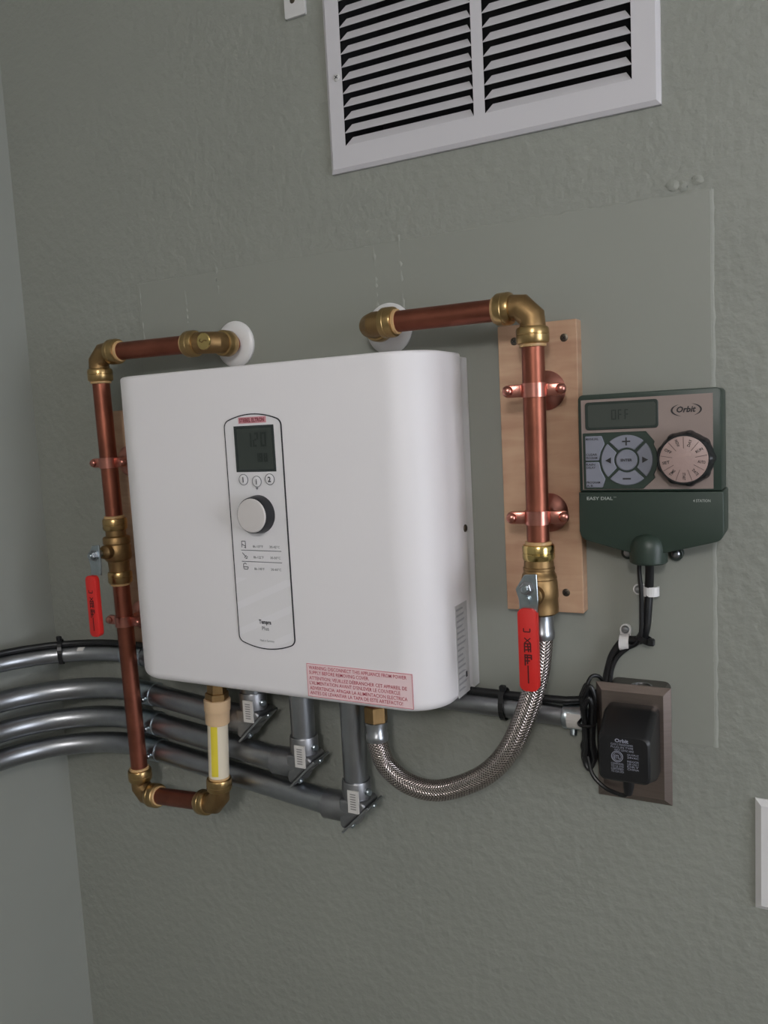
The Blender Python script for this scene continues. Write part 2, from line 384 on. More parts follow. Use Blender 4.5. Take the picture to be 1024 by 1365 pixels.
# ================================================================== AIR RETURN GRILLE
GX0, GX1, GZ0, GZ1 = -0.1555, 0.2049, 0.5825, 0.976
t = thing('air_grille', 'white stamped steel return air grille high on the wall', 'air grille', ((GX0+GX1)/2, 0, GZ0))
COLS = ((-0.134, 0.0196), (0.0320, 0.1790)); PITCH = 0.01396; NROW = 24; ZB = 0.6095
ZT = ZB + NROW*PITCH
YF = -0.0065
g = MB()
xs = [GX0+.004, COLS[0][0], COLS[0][1], COLS[1][0], COLS[1][1], GX1-.004]; zs = [GZ0+.004, ZB, ZT, GZ1-.004]
for i in range(5):
    for j in range(3):
        if j == 1 and i in (1, 3): continue
        g.add([(xs[i], YF, zs[j]), (xs[i+1], YF, zs[j]), (xs[i+1], YF, zs[j+1]), (xs[i], YF, zs[j+1])], [(0, 1, 2, 3)])
# sloped rim down to the wall
o4 = [(GX0, GZ0), (GX1, GZ0), (GX1, GZ1), (GX0, GZ1)]; i4 = [(xs[0], zs[0]), (xs[5], zs[0]), (xs[5], zs[3]), (xs[0], zs[3])]
g.add([(x, 0, z) for x, z in o4] + [(x, -.0035, z) for x, z in o4] + [(x, YF, z) for x, z in i4],
      [(k, (k+1) % 4, 4+(k+1) % 4, 4+k) for k in range(4)] + [(4+k, 4+(k+1) % 4, 8+(k+1) % 4, 8+k) for k in range(4)])
part('face_plate', g, 'white_enamel', t)
for x0, x1 in COLS:
    zl = ZB
    # one blade: joined to the plate along its lower edge, leaning back into the duct so a slot stays open above and at its ends
    bl = MB(); e = 0.0062; dp = 0.0065; th = 0.0006; zt_ = ZB + PITCH*0.70
    bl.add([(x0, YF, ZB - .0001), (x1, YF, ZB - .0001), (x1 - e, YF + dp, zt_), (x0 + e, YF + dp, zt_), (x0, YF + th, ZB - .0006), (x1, YF + th, ZB - .0006), (x1 - e, YF + dp + th, zt_), (x0 + e, YF + dp + th, zt_)],
           [(0, 1, 2, 3), (4, 5, 6, 7), (0, 1, 5, 4), (3, 2, 6, 7), (0, 3, 7, 4), (1, 2, 6, 5)])
    b0 = part('louver', bl, 'white_enamel', t, ang=20)
    for k in range(1, NROW): copy_at(b0, (0, 0, k*PITCH), t)
for zz in (0.684, 0.875):
    screw('screw', (-0.1409, YF, zz), (0, -1, 0), 0.0042, 'plate_white', t, 0.0014)
    screw('screw', (0.192, YF, zz), (0, -1, 0), 0.0042, 'plate_white', t, 0.0014)

# ================================================================== WALL PLATES
t = thing('wall_plate', 'narrow white wall bracket with a hole, left of the grille', 'wall plate', (-0.192, 0, 0.762))
pm = MB().prism(rrect(-0.206, -0.1785, 0.7625, 0.845, 0.002), t0=-0.004, t1=0.0, bev=0.0008, seg=1)
part('plate', pm, 'plate_white', t)
for zz in (0.7805, 0.827): screw('screw_hole', (-0.1945, -0.004, zz), (0, -1, 0), 0.0034, 'screw_dark', t, 0.0006, False)
t = thing('blank_plate', 'plain white cover plate low on the wall, below the bronze outlet', 'wall plate', (0.319, 0, -0.1995))
bm_ = MB(); X0, X1, A0, A1 = 0.2836, 0.3536, -0.1995, -0.0852
o4 = [(X0, A0), (X1, A0), (X1, A1), (X0, A1)]; i4 = [(X0+.0055, A0+.0055), (X1-.0055, A0+.0055), (X1-.0055, A1-.0055), (X0+.0055, A1-.0055)]
bm_.add([(x, 0, z) for x, z in o4] + [(x, -.0018, z) for x, z in o4] + [(x, -.0062, z) for x, z in i4],
        [(k, (k+1) % 4, 4+(k+1) % 4, 4+k) for k in range(4)] + [(4+k, 4+(k+1) % 4, 8+(k+1) % 4, 8+k) for k in range(4)] + [(8, 9, 10, 11)])
part('plate', bm_, 'white_plastic', t)
for zz in (-0.100, -0.184): screw('screw', (0.3186, -.0062, zz), (0, -1, 0), 0.0033, 'white_plastic', t, 0.001)

# ================================================================== WATER HEATER
HW, HH, HD = 0.422, 0.369, 0.117
t = heater = thing('water_heater', 'large white tankless electric water heater mounted on the green wall', 'water heater', (-HW/2, 0, 0))
def plan(d, yb=-0.024, R=0.047, n=10):
    x0, x1, yf = -HW + d, -d, -HD + d; r = R - d; out = [(x1, yb)]
    for k in range(n+1):
        a = math.radians(-90*k/n); out.append((x1 - r + r*math.cos(a), yf + r + r*math.sin(a)))
    for k in range(n+1):
        a = math.radians(-90 - 90*k/n); out.append((x0 + r + r*math.cos(a), yf + r + r*math.sin(a)))
    out.append((x0, yb)); return out
cv = MB(); rings = []
for k in range(6):
    a = math.radians(90*k/5); rings.append((0.011*(1 - math.sin(a)), 0.011*(1 - math.cos(a))))
for k in range(5):
    a = math.radians(90*k/4); rings.append((0.0035*(1 - math.cos(a)), HH - 0.0035 + 0.0035*math.sin(a)))
vs = []; n = len(plan(0))
for d, z in rings: vs += [(x, y, z) for x, y in plan(d)]
fs = []
for i in range(len(rings)-1):
    for k in range(n): fs.append((i*n+k, i*n+(k+1) % n, (i+1)*n+(k+1) % n, (i+1)*n+k))
fs.append(tuple(range(n))); fs.append(tuple((len(rings)-1)*n + k for k in range(n)))
cv.add(vs, fs)
part('cover', cv, 'heater_white', t)
part('back_shell', MB().prism([(-.001, .001), (-.001, HH-.004), (-HW+.003, HH-.004), (-HW+.003, .016), (-.25, .016), (-.22, .006), (-.03, .006), (-.02, .001)], t0=-.0235, t1=-.0012, bev=.001, seg=1), 'heater_back', t)
screw('screw', (0.0, -0.0289, 0.182), (1, 0, 0), 0.0042, 'screw_dark', t, 0.002)
# rating label on the right side
rl = MB().box(-.0002, .0004, -0.066, -0.034, 0.000+.004, 0.104)
r1 = part('rating_label', rl, 'rating_paper', t, 'grey printed rating label')
tx = MB()
for k in range(15):
    z = 0.100 - k*0.0062
    tx.add([(.0006, -0.064, z), (.0006, -0.064 + random.uniform(.012, .028), z), (.0006, -0.064 + random.uniform(.012, .028), z-.0022), (.0006, -0.064, z-.0022)], [(0, 1, 2, 3)])
part('print', tx, 'rating_text', r1)
part('print', MB().box(.0004, .0008, -0.044, -0.0405, 0.0215, 0.0275), 'knob_black', r1)
# control panel
YP = -HD
def panel_outline(d=0.0, n=10):
    """tall rounded panel: bowed top and bottom whose ends meet the corner arcs tangentially"""
    x0, x1 = -0.2445 + d, -0.1690 - d; zt, zb = 0.3108 - d, 0.0605 + d; r = 0.0085 - d; th = 20; out = []
    w_ = (x1 - x0) - 2*r + 2*r*math.sin(math.radians(th)); hb = math.tan(math.radians(th))*w_/4
    def bow(a0, sgn):
        zc = (zt - r) if sgn > 0 else (zb + r)
        first, second = (x1 - r, x0 + r) if sgn > 0 else (x0 + r, x1 - r)
        for k in range(n+1):
            a = math.radians(a0 + (90 - th)*k/n); out.append((first + r*math.cos(a), zc + r*math.sin(a)))
        ax, az = out[-1]; bx = first + second - ax
        for k in range(1, 14):
            q = k/14; out.append((ax + (bx - ax)*q, az + sgn*4*hb*q*(1 - q)))
        for k in range(n+1):
            a = math.radians(a0 + 90 + th + (90 - th)*k/n); out.append((second + r*math.cos(a), zc + r*math.sin(a)))
    bow(0, 1); bow(180, -1)
    return out
pn = part('control_panel', MB().prism(panel_outline(.0004), t0=YP-.0008, t1=YP+.001), 'panel_print', t, 'tall control panel with a thin black outline')
oa, ob_ = panel_outline(-.0005), panel_outline(.0007); n = len(oa)
ln = MB(); ln.add([(x, YP-.0011, z) for x, z in oa] + [(x, YP-.0011, z) for x, z in ob_] + [(x, YP+.0002, z) for x, z in oa],
                  [(k, (k+1) % n, n+(k+1) % n, n+k) for k in range(n)] + [(k, (k+1) % n, 2*n+(k+1) % n, 2*n+k) for k in range(n)])
part('panel_outline', ln, 'black_line', pn)
YQ = YP - .0010
part('brand_badge', MB().box(-0.2245, -0.1878, YQ-.0002, YQ+.0004, 0.3062, 0.3130), 'brand_label', pn, 'pink badge with dark red lettering')
part('brand_lettering', letters(MB(), 'STIEBEL ELTRON', (-0.2065, YQ-.0004, 0.3076), 0.033, 0.0042, align='C', bold=.03), 'brand_text', pn)
part('display', MB().box(-0.2318, -0.1785, YQ-.0004, YQ+.0004, 0.2533, 0.3037, .0003, 1), 'lcd_glass', t, 'dark grey LCD reading 120')
dsp = [o for o in t.children if o.name.startswith('display')][0]
part('display_inner', MB().box(-0.2275, -0.1815, YQ-.0007, YQ-.0003, 0.2562, 0.3005), 'lcd_dim', dsp)
SEG7 = {'0': 'abcdef', '1': 'bc', '2': 'abged', '4': 'fgbc', '5': 'afgcd', '8': 'abcdefg', 'F': 'afge', 'O': 'abcdef'}
def seg7(mb, ch, x, z, wd, ht, y, th):
    h2 = ht/2
    g_ = th*1.12
    R = {'a': (x+g_, x+wd-g_, z+ht-th, z+ht), 'g': (x+g_, x+wd-g_, z+h2-th/2, z+h2+th/2), 'd': (x+g_, x+wd-g_, z, z+th), 'f': (x, x+th, z+h2+th*.06, z+ht), 'b': (x+wd-th, x+wd, z+h2+th*.06, z+ht), 'e': (x, x+th, z, z+h2-th*.06), 'c': (x+wd-th, x+wd, z, z+h2-th*.06)}
    for s_ in SEG7[ch]:
        a, b, c, d = R[s_]; mb.add([(a, y, c), (b, y, c), (b, y, d), (a, y, d)], [(0, 1, 2, 3)])
dg = MB(); yd = YQ - .0009
for ch, x in (('1', -0.2155), ('2', -0.2065), ('0', -0.1962)): seg7(dg, ch, x, 0.2805, 0.0075, 0.0155, yd, .0022)
for ch, x in (('1', -0.2045), ('8', -0.1995), ('8', -0.193)): seg7(dg, ch, x, 0.264, 0.0045, 0.0095, yd, .0016)
part('display_digits', dg, 'lcd_digit', dsp)
for cx, cz, ch in ((-0.2228, 0.2450, '1'), (-0.2050, 0.2428, 'i'), (-0.1876, 0.2450, '2')):
    b = part('button', MB().lathe([(0, .0056), (.0009, .0055), (.0012, .0048)], (cx, YQ+.0002, cz), (0, -1, 0), 28), 'panel_print', t)
    part('button_ring', MB().ring((cx, YQ-.0002, cz), (0, -1, 0), .0062, .0056, 0, .0006, 28), 'print_grey', b)
    part('button_mark', letters(MB(), ch, (cx, YQ-.0014, cz-.0028), None, .0056, align='C', bold=.03), 'print_dark', b)
kc = (-0.2055, 0.2068)
kn = part('knob', MB().lathe([(0, .0212), (.004, .0208), (.0125, .0198), (.0135, .0194)], (kc[0], YQ+.0004, kc[1]), (0, -1, 0), 48), 'knob_black', t, 'round control knob, black rim and white cap')
part('knob_cap', MB().lathe([(0, .0188), (.0012, .0186), (.0020, .0176), (.0023, .012)], (kc[0], YQ-.0128, kc[1]), (0, -1, 0), 48), 'knob_cap', kn)
pt = MB(); pt.add([(-0.2075, YQ-.0003, 0.2362), (-0.2035, YQ-.0003, 0.2362), (-0.2055, YQ-.0003, 0.2335)], [(0, 1, 2)]); part('knob_pointer', pt, 'print_grey', pn)
gl = MB()
for z in (0.1660, 0.1533): gl.add([(-0.2330, YQ-.0003, z), (-0.1788, YQ-.0003, z), (-0.1788, YQ-.0003, z+.0007), (-0.2330, YQ-.0003, z+.0007)], [(0, 1, 2, 3)])
for z, a, b in ((0.1695, '86-107°F', '30-42°C'), (0.1575, '86-122°F', '30-50°C'), (0.1445, '86-140°F', '30-60°C')):
    letters(gl, a, (-0.2165, YQ-.0003, z), .0135, .0027); letters(gl, b, (-0.1940, YQ-.0003, z), .0135, .0027)
# small pictograms: tap, shower, bath
def bar(mb, x0, z0, x1, z1, wd, y):
    y -= 1.2e-5*(len(mb.f) % 16)
    a = Vector((x0, y, z0)); b = Vector((x1, y, z1)); d = (b-a).normalized(); e = Vector((-d.z, 0, d.x))*wd/2
    mb.add([a-e, b-e, b+e, a+e], [(0, 1, 2, 3)])
yy = YQ - .0003
for x0, z0, x1, z1 in ((-.2315, .1695, -.2315, .1765), (-.2315, .1765, -.2265, .1765), (-.2265, .1765, -.2265, .1685), (-.2315, .173, -.2265, .171), (-.2285, .1695, -.2265, .1695),
                       (-.2315, .1635, -.2275, .1595), (-.2288, .1578, -.2262, .1608), (-.2275, .157, -.225, .1575), (-.2262, .1585, -.2245, .1595),
                       (-.231, .1505, -.229, .152), (-.229, .152, -.227, .1505), (-.2312, .1475, -.2248, .1475), (-.2312, .1475, -.2305, .1450), (-.2305, .1450, -.2255, .1450), (-.2255, .1450, -.2248, .1475), (-.2312, .1475, -.231, .1505)):
    bar(gl, x0, z0, x1, z1, .0009, yy)
part('table_print', gl, 'print_grey', pn)
nm = MB(); letters(nm, 'Tempra', (-0.2070, YQ-.0003, 0.0838), .0165, .0046, align='C', bold=.028)
part('model_lettering', nm, 'print_dark', pn)
nm = MB(); letters(nm, 'Plus', (-0.2070, YQ-.0003, 0.0765), .0092, .0044, align='C'); letters(nm, 'Made in Germany', (-0.2058, YQ-.0003, 0.0635), .0190, .0024, align='C')
part('model_lettering', nm, 'print_grey', pn)
# warning label
wl_ = part('warning_label', MB().box(-0.1560, -0.0280, YP-.0004, YP+.0005, 0.0066, 0.0436), 'warning_paper', t, 'pink warning label with red lettering in three languages')
wr = MB()
for a, b, c, d in ((-.156, -.028, .0430, .0436), (-.156, -.028, .0066, .0072), (-.156, -.1554, .0066, .0436), (-.0286, -.028, .0066, .0436)):
    wr.add([(a, YP-.0006, c), (b, YP-.0006, c), (b, YP-.0006, d), (a, YP-.0006, d)], [(0, 1, 2, 3)])
part('label_border', wr, 'warning_line', wl_)
wt = MB()
for z, w_, s_ in ((0.0374, .1185, 'WARNING: DISCONNECT THIS APPLIANCE FROM POWER'), (0.0320, .0745, 'SUPPLY BEFORE REMOVING COVER.'), (0.0258, .1185, 'ATTENTION: VEUILLEZ DÉBRANCHER CET APPAREIL DE'),
                  (0.0204, .1105, "L'ALIMENTATION AVANT D'ENLEVER LE COUVERCLE"), (0.0146, .1185, 'ADVERTENCIA: APAGAR LA ALIMENTACION ELECTRICA'), (0.0093, .1130, 'ANTES DE LEVANTAR LA TAPA DE ESTE ARTEFACTO!')):
    letters(wt, s_, (-0.1532, YP-.0006, z), w_, .0038, bold=.006)
part('label_lettering', wt, 'warning_text', wl_)

# ================================================================== PIPE BUILDERS
PR = 0.0111
def pipe(parent, a, b, m='copper', r=PR):
    return part('pipe', MB().tube([a, b], r, 32), m, parent)
def collar(parent, base, d, m='brass', ln=0.0165):
    """push-fit end collar starting at base, along d"""
    o = part('collar', MB().lathe([(0, .0128), (.0008, .0150), (.0030, .0160), (.0070, .0160), (.0074, .0156), (.0080, .0156), (.0084, .0160), (ln-.0025, .0160), (ln-.0006, .0152), (ln, .0138)], base, d, 40), m, parent)
    part('release_ring', MB().lathe([(0, .0132), (.0026, .0130), (.0030, .0122)], Vector(base) + Vector(d).normalized()*ln, d, 32), 'ring_tan', o)
    return o
def elbow(parent, c, d1, d2, leg=0.0195, m='brass_rough', cm='brass'):
    c = Vector(c); d1 = Vector(d1).normalized(); d2 = Vector(d2).normalized(); R = 0.0110; path = [c + d1*(leg+.001)]
    for k in range(2):
        q = math.radians(90*k); path.append(c + d1*R*(1 - math.sin(q)) + d2*R*(1 - math.cos(q)))
    path.append(c + d2*(leg+.001))
    b = part('elbow', MB().tube(path, .0131, 32), m, parent)
    for d in (d1, d2):
        o = MB().lathe([(0, .0128), (.0008, .0150), (.0030, .0160), (.0070, .0160), (.0074, .0156), (.0080, .0156), (.0084, .0160), (.014, .0160), (.0159, .0152), (.0165, .0138)], c + d*leg, d, 40)
        part('collar', o, cm, b)
        part('release_ring', MB().lathe([(0, .0132), (.0026, .0130), (.0030, .0122)], c + d*(leg+.0165), d, 32), 'ring_tan', b)
    return b
def escutcheon(x, z, label):
    single('escutcheon', MB().ring((x, 0, z), (0, -1, 0), .0285, .0112, 0, .003, 48).lathe([(.0030, .0285), (.0052, .0262), (.0066, .0200), (.0070, .0130)], (x, 0, z), (0, -1, 0), 48), 'white_plastic', label, 'pipe cover', 'round white wall escutcheons')

# ---- left hot/cold line
t = pl = thing('copper_pipe_line', 'copper water pipe with brass elbows left of the heater, looping under it', 'pipe', (-0.4865, -0.05, -0.19))
LT = Vector((-0.4880, -0.058, 0.4070)); LB = Vector((-0.4865, -0.050, -0.1915)); LW = Vector((-0.3095, -0.0500, 0.4060)); LU = Vector((-0.3330, -0.070, -0.1705)); LH = Vector((-0.3240, -0.070, -0.022))
dv = (LB - LT).normalized()
pipe(pl, LT + dv*.03, LT + dv*0.2200); pipe(pl, LT + dv*0.2985, LB - dv*.03)
dt_ = (LW - LT).normalized()
elbow(pl, LT, dt_, dv)
pipe(pl, LT + dt_*.03, LW - dt_*.03)
e = elbow(pl, LW, -dt_, (0, 1, 0))
part('medallion', MB().lathe([(0, .0100), (.0016, .0100), (.0022, .0092)], LW + Vector((0, -.0122, 0)), (0, -1, 0), 32), 'brass_bright', e)
md = MB(); ym = LW.y - .0146
for q in ((-.0055, .0006, -.002, -.0012), (-.002, -.0012, .001, .0012), (.001, .0012, .0055, .0002), (-.004, .003, -.0055, .0006)): bar(md, LW.x+q[0], LW.z+q[1], LW.x+q[2], LW.z+q[3], .0011, ym)
part('emblem', md, 'brass_rough', e)
pipe(pl, LW + Vector((0, .03, 0)), (LW.x, -0.0005, LW.z))
dh = (LU - LB).normalized(); du = (LH - LU).normalized()
elbow(pl, LB, -dv, dh)
pipe(pl, LB + dh*.03, LU - dh*.03)
elbow(pl, LU, -dh, du)
pipe(pl, LU + du*.03, LU + du*.118, 'cpvc_cream', .0128)
st = MB(); a = LU + du*.042; b = LU + du*.112
for k in range(5):
    q0, q1 = math.radians(-94 + 8*k), math.radians(-94 + 8*(k+1)); r = .01295
    p = lambda c_, q: c_ + Vector((r*math.cos(q), r*math.sin(q), 0)); st.add([p(a, q0), p(a, q1), p(b, q1), p(b, q0)], [(0, 1, 2, 3)])
part('yellow_stripe', st, 'cpvc_yellow', pl, 'yellow stripe on the cream plastic pipe')
part('adapter_fitting', MB().lathe([(0, .0142), (.001, .0150), (.016, .0154), (.017, .0160), (.0175, .0162), (.031, .0166), (.032, .0158)], LU + du*.108, du, 40), 'cpvc_tan', pl, 'tan plastic adapter fitting')
part('nipple', MB().lathe([(0, .0145), (.008, .0145), (.0085, .012), (.026, .012)], LU + du*.140, du, 6), 'brass_rough', pl)

# ---- right line
t = pr_ = thing('copper_pipe_line', 'copper water pipe with brass elbows running down the right wooden board', 'pipe', (0.091, -0.06, 0.15))
RT = Vector((0.0915, -0.060, 0.4037)); RB = Vector((0.0903, -0.060, 0.10)); RW = Vector((-0.0930, -0.0560, 0.4042)); dr = (RB - RT).normalized()
dw_ = (RT - RW).normalized()
elbow(pr_, RT, -dw_, dr); elbow(pr_, RW, dw_, (0, 1, 0))
pipe(pr_, RW + dw_*.03, RT - dw_*.03)
pipe(pr_, RT + dr*.03, RT + dr*0.236)
pipe(pr_, RW + Vector((0, .03, 0)), (RW.x, -0.0005, RW.z))
escutcheon(LW.x, LW.z, 'round white wall escutcheon behind the left brass elbow')
escutcheon(RW.x, RW.z, 'round white wall escutcheon behind the middle brass elbow, nearer the right pipe')

# ---- wooden boards
def board(x0, x1, z0, z1, screws, label):
    t = thing('mounting_board', label, 'board', ((x0+x1)/2, 0, z0))
    part('board', MB().box(x0, x1, -0.019, -0.0012, z0, z1, .0006, 1), 'pine_board', t)
    for x, z in screws: screw('screw', (x, -0.0188, z), (0, -1, 0), 0.0042, 'screw_dark', t, 0.0010)
    return t
board(0.0413, 0.1237, 0.0934, 0.3920, ((0.0590, 0.3755), (0.1109, 0.3746), (0.1059, 0.1146), (0.056, 0.116)), 'pale wooden mounting board behind the right copper pipe')
board(-0.5260, -0.4450, 0.0000, 0.3335, ((-0.4600, 0.318), (-0.46, 0.015)), 'pale wooden mounting board half hidden behind the left copper pipe')
# caulk line along the right board's side
# ---- pipe hangers
def hanger(c, axis, rot, board_y, label):
    c = Vector(c); ax = Vector(axis).normalized(); t = thing('pipe_hanger', label, 'pipe clamp', (c.x, board_y, c.z), 'copper bell hangers on the pipes')
    by = board_y
    part('bell', MB().lathe([(0, .0200), (.0015, .0200), (.0030, .0185), (.0060, .0140), (.0095, .0085), (.0130, .0062), (abs(c.y - by) - .0115, .0058)], (c.x, by, c.z), (0, -1, 0), 40), 'copper_clad', t)
    part('ring', MB().ring(c, ax, .0128, .0112, -.0068, .0068, 40), 'copper_clad', t)
    for s_ in (-1, 1):
        M = Matrix.Translation(c) @ Matrix.Rotation(rot, 4, 'Z')
        pts = [(s_*.0115, -.0062), (s_*.027, -.0062), (s_*.0305, -.003), (s_*.0305, .003), (s_*.027, .0062), (s_*.0115, .0062)]
        e = part('ear', MB().prism(pts, M, -.0030, .0030, .0016, 2), 'copper_clad', t)
        p = M @ Vector((s_*.0255, -.0026, 0)); d = M.to_3x3() @ Vector((0, -1, 0))
        part('screw', MB().lathe([(0, .0052), (.0012, .0051), (.0030, .0040), (.0040, .0020)], p, d, 18), 'copper_clad', e)
    return t
hanger(RT + dr*.0803, dr, math.radians(16), -0.019, 'copper pipe hanger on the right board, upper one below the elbow')
hanger(RT + dr*.2052, dr, math.radians(14), -0.019, 'copper pipe hanger on the right board, lower one above the valve')
hanger(LT + dv*.1415, dv, 0.0, -0.019, 'copper pipe hanger on the left pipe, above the valve')
hanger(LT + dv*.3540, dv, 0.0, -0.019, 'copper pipe hanger on the left pipe, below the red lever valve')

# ---- ball valves
def lever(parent, pivot, y, tilt, zt, zb, wd, xs=0.0):
    """steel plate on the stem, bent down into a red sleeve"""
    px, pz = pivot
    pts = [(-.0115, -.002), (-.0025, .0125), (.0098, .0135), (.0105, -.012), (.0090, -.026), (-.0080, -.026), (-.0085, -.012)]
    part('lever_plate', MB().prism([(px + a, pz + b) for a, b in pts], t0=y, t1=y+.0024, bev=.0005, seg=1), 'zinc', parent)
    part('lever_nut', MB().lathe([(0, .0078), (.0008, .0080), (.0010, .0060), (.0052, .0060), (.0060, .0052)], (px, y, pz), (0, -1, 0), 6), 'steel', parent)
    part('stem', MB().lathe([(0, .0034), (.0078, .0034), (.0084, .0026)], (px, y, pz), (0, -1, 0), 16), 'zinc', parent)
    x0 = px + xs
    h = part('handle', MB().prism(rrect(x0 - wd/2, x0 + wd/2, zb, zt, .0062, 6), t0=y-.0035, t1=y+.0045, bev=.0016, seg=2), 'red_vinyl', parent, 'red vinyl lever sleeve with dark print')
    mk = MB(); L = zt - zb; yp = y - .0037
    # dark stamped marks running down the sleeve
    zc = zt - L*.27
    for q in ((-.0035, .003, -.0035, -.0005), (-.0035, -.0005, .0028, -.0005), (.0028, -.0005, .0028, .003)): bar(mk, x0+q[0], zc+q[1], x0+q[2], zc+q[3], .0012, yp)
    zc = zt - L*.38
    for q in ((-.003, .0025, .003, -.0025), (-.003, -.0025, .003, .0025)): bar(mk, x0+q[0], zc+q[1], x0+q[2], zc+q[3], .0011, yp)
    zc = zt - L*.47
    for q in ((-.0035, .0042, .0036, .0042), (-.0035, .0012, .0036, .0015), (-.0035, -.0022, .0036, -.0012), (.003, .0042, .003, -.004), (-.003, .0045, -.003, -.0045), (0, .004, .001, -.004)): bar(mk, x0+q[0], zc+q[1], x0+q[2], zc+q[3], .0013, yp)
    zc = zt - L*.61
    for q in ((-.0035, .0045, .0042, .0045), (-.0035, .002, .0042, .0022), (-.003, -.0015, .002, -.001), (.0035, .0045, .0035, 0), (-.0028, .005, -.0028, -.006), (-.0005, .005, -.0005, -.0045)): bar(mk, x0+q[0], zc+q[1], x0+q[2], zc+q[3], .0014, yp)
    bar(mk, x0-.0002, zt - L*.68, x0-.0002, zt - L*.90, .0013, yp)
    part('handle_print', mk, 'red_print', h)
# left valve: push-fit both ends
c0 = LT + dv*0.2120
t = thing('ball_valve', 'brass ball valve with red lever on the left copper pipe', 'valve', (c0.x, c0.y, 0.10), 'brass ball valves with red levers')
collar(t, c0 + dv*.0190, -dv, 'brass'); collar(t, c0 + dv*.0735, dv, 'brass')
part('valve_body', MB().lathe([(.0150, .0132), (.0260, .0132), (.0275, .0168), (.0290, .0176), (.0360, .0178), (.0372, .0166), (.0385, .0166), (.0400, .0176), (.0560, .0178), (.0590, .0160), (.0600, .0142), (.0660, .0138), (.0750, .0134)], c0, dv, 40), 'brass_rough', t)
sp_ = c0 + dv*.0455
part('stem_boss', MB().lathe([(.010, .0098), (.0230, .0092), (.0245, .0080), (.0300, .0068)], sp_, (0, -1, 0), 24), 'brass_rough', t)
part('stem_packing', MB().lathe([(.0300, .0046), (.0420, .0044)], sp_, (0, -1, 0), 16), 'zinc', t)
lever(t, (sp_.x + .0010, sp_.z - .0005), -0.0965, 0, 0.1225, 0.0420, .0175, -.0075)
# right valve: push-fit top, threaded union below
c1 = RT + dr*0.2290
t = thing('ball_valve', 'brass ball valve with red lever below the right copper pipe', 'valve', (c1.x, c1.y, 0.11), 'brass ball valves with red levers')
collar(t, c1 + dr*.0195, -dr, 'brass_bright')
part('valve_body', MB().lathe([(.0175, .0140), (.0220, .0146), (.0255, .0148), (.0260, .0156), (.0285, .0156), (.0290, .0150), (.0320, .0156), (.0330, .0166), (.0370, .0176), (.0380, .0170), (.0405, .0178), (.0500, .0184), (.0560, .0186), (.0575, .0180), (.0660, .0184), (.0715, .0184), (.0735, .0160)], c1, dr, 40), 'brass_rough', t)
sp_ = c1 + dr*.0510
part('stem_boss', MB().lathe([(.010, .0102), (.0240, .0096), (.0255, .0084), (.0320, .0070)], sp_, (0, -1, 0), 24), 'brass_rough', t)
part('stem_packing', MB().lathe([(.0320, .0046), (.0470, .0044)], sp_, (0, -1, 0), 16), 'zinc', t)
lever(t, (sp_.x + .0010, 0.1360), -0.1030, 0, 0.1165, 0.0350, .0190, 0.0)

# ---- braided hose
t = hose = thing('braided_hose', 'stainless braided flexible hose curving from heater outlet up to the right valve', 'hose', (0, -0.055, -0.118))
HP = [(-0.1095, -.052, -0.058), (-0.1075, -.053, -0.069), (-0.0970, -.055, -0.0895), (-0.0690, -.057, -0.1055), (-0.0300, -.058, -0.1060), (0.0190, -.059, -0.0825), (0.0500, -.060, -0.0500), (0.0720, -.060, -0.0045), (0.0860, -.060, 0.0400), (0.0915, -.060, 0.0800)]
hp = smooth_path(HP, 14)
part('braided_sleeve', MB().tube(hp, .0116, 36), 'steel_braid', hose)
p1 = Vector(HP[-1]); d1 = (Vector((0.0915, -.060, 0.105)) - p1).normalized()
part('ferrule', MB().lathe([(-.004, .0124), (-.001, .0130), (.003, .0130), (.005, .0120), (.020, .0120), (.0205, .0132), (.0235, .0134), (.027, .0130), (.0275, .0108), (.034, .0108)], p1, d1, 36), 'steel', hose)
p0 = Vector(HP[0]); d0 = (Vector((-0.110, -.051, -0.030)) - p0).normalized()
part('ferrule', MB().lathe([(-.004, .0124), (-.001, .0130), (.003, .0130), (.005, .0118), (.014, .0118), (.0145, .0130), (.018, .0130), (.0185, .0112), (.020, .0112)], p0, d0, 36), 'steel', hose)
part('hose_nut', MB().lathe([(.018, .0126), (.019, .0136), (.036, .0136), (.037, .0126)], p0, d0, 6), 'brass_rough', hose)
part('nipple', MB().lathe([(.036, .011), (.064, .011)], p0, d0, 24), 'copper', hose)

# ================================================================== CONDUITS
def bend_path(z0, yw, xw, R, x_end, y_end, z_end, n=14):
    """run on the left wall, sweep through the corner, then along the back wall to the end point"""
    path = [(xw, YR + .02, z0), (xw, -1.2, z0), (xw, yw - R - .05, z0)]
    for k in range(n+1):
        a = math.radians(90*k/n); path.append((xw + R*(1 - math.cos(a)), yw - R + R*math.sin(a), z0))
    return path
def sticker(parent, name, cyl_c, cyl_d, r, a0, a1, l0, l1, m='label_white', u=None):
    cyl_c = Vector(cyl_c); d = Vector(cyl_d).normalized(); u = Vector(u or (0, -1, 0)); u = (u - d*u.dot(d)).normalized(); w_ = d.cross(u); q = MB(); n = 5
    for k in range(n):
        b0 = math.radians(a0 + (a1-a0)*k/n); b1 = math.radians(a0 + (a1-a0)*(k+1)/n)
        f = lambda b, l: cyl_c + d*l + (u*math.cos(b) + w_*math.sin(b))*r
        q.add([f(b0, l0), f(b1, l0), f(b1, l1), f(b0, l1)], [(0, 1, 2, 3)])
    return part(name, q, m, parent)
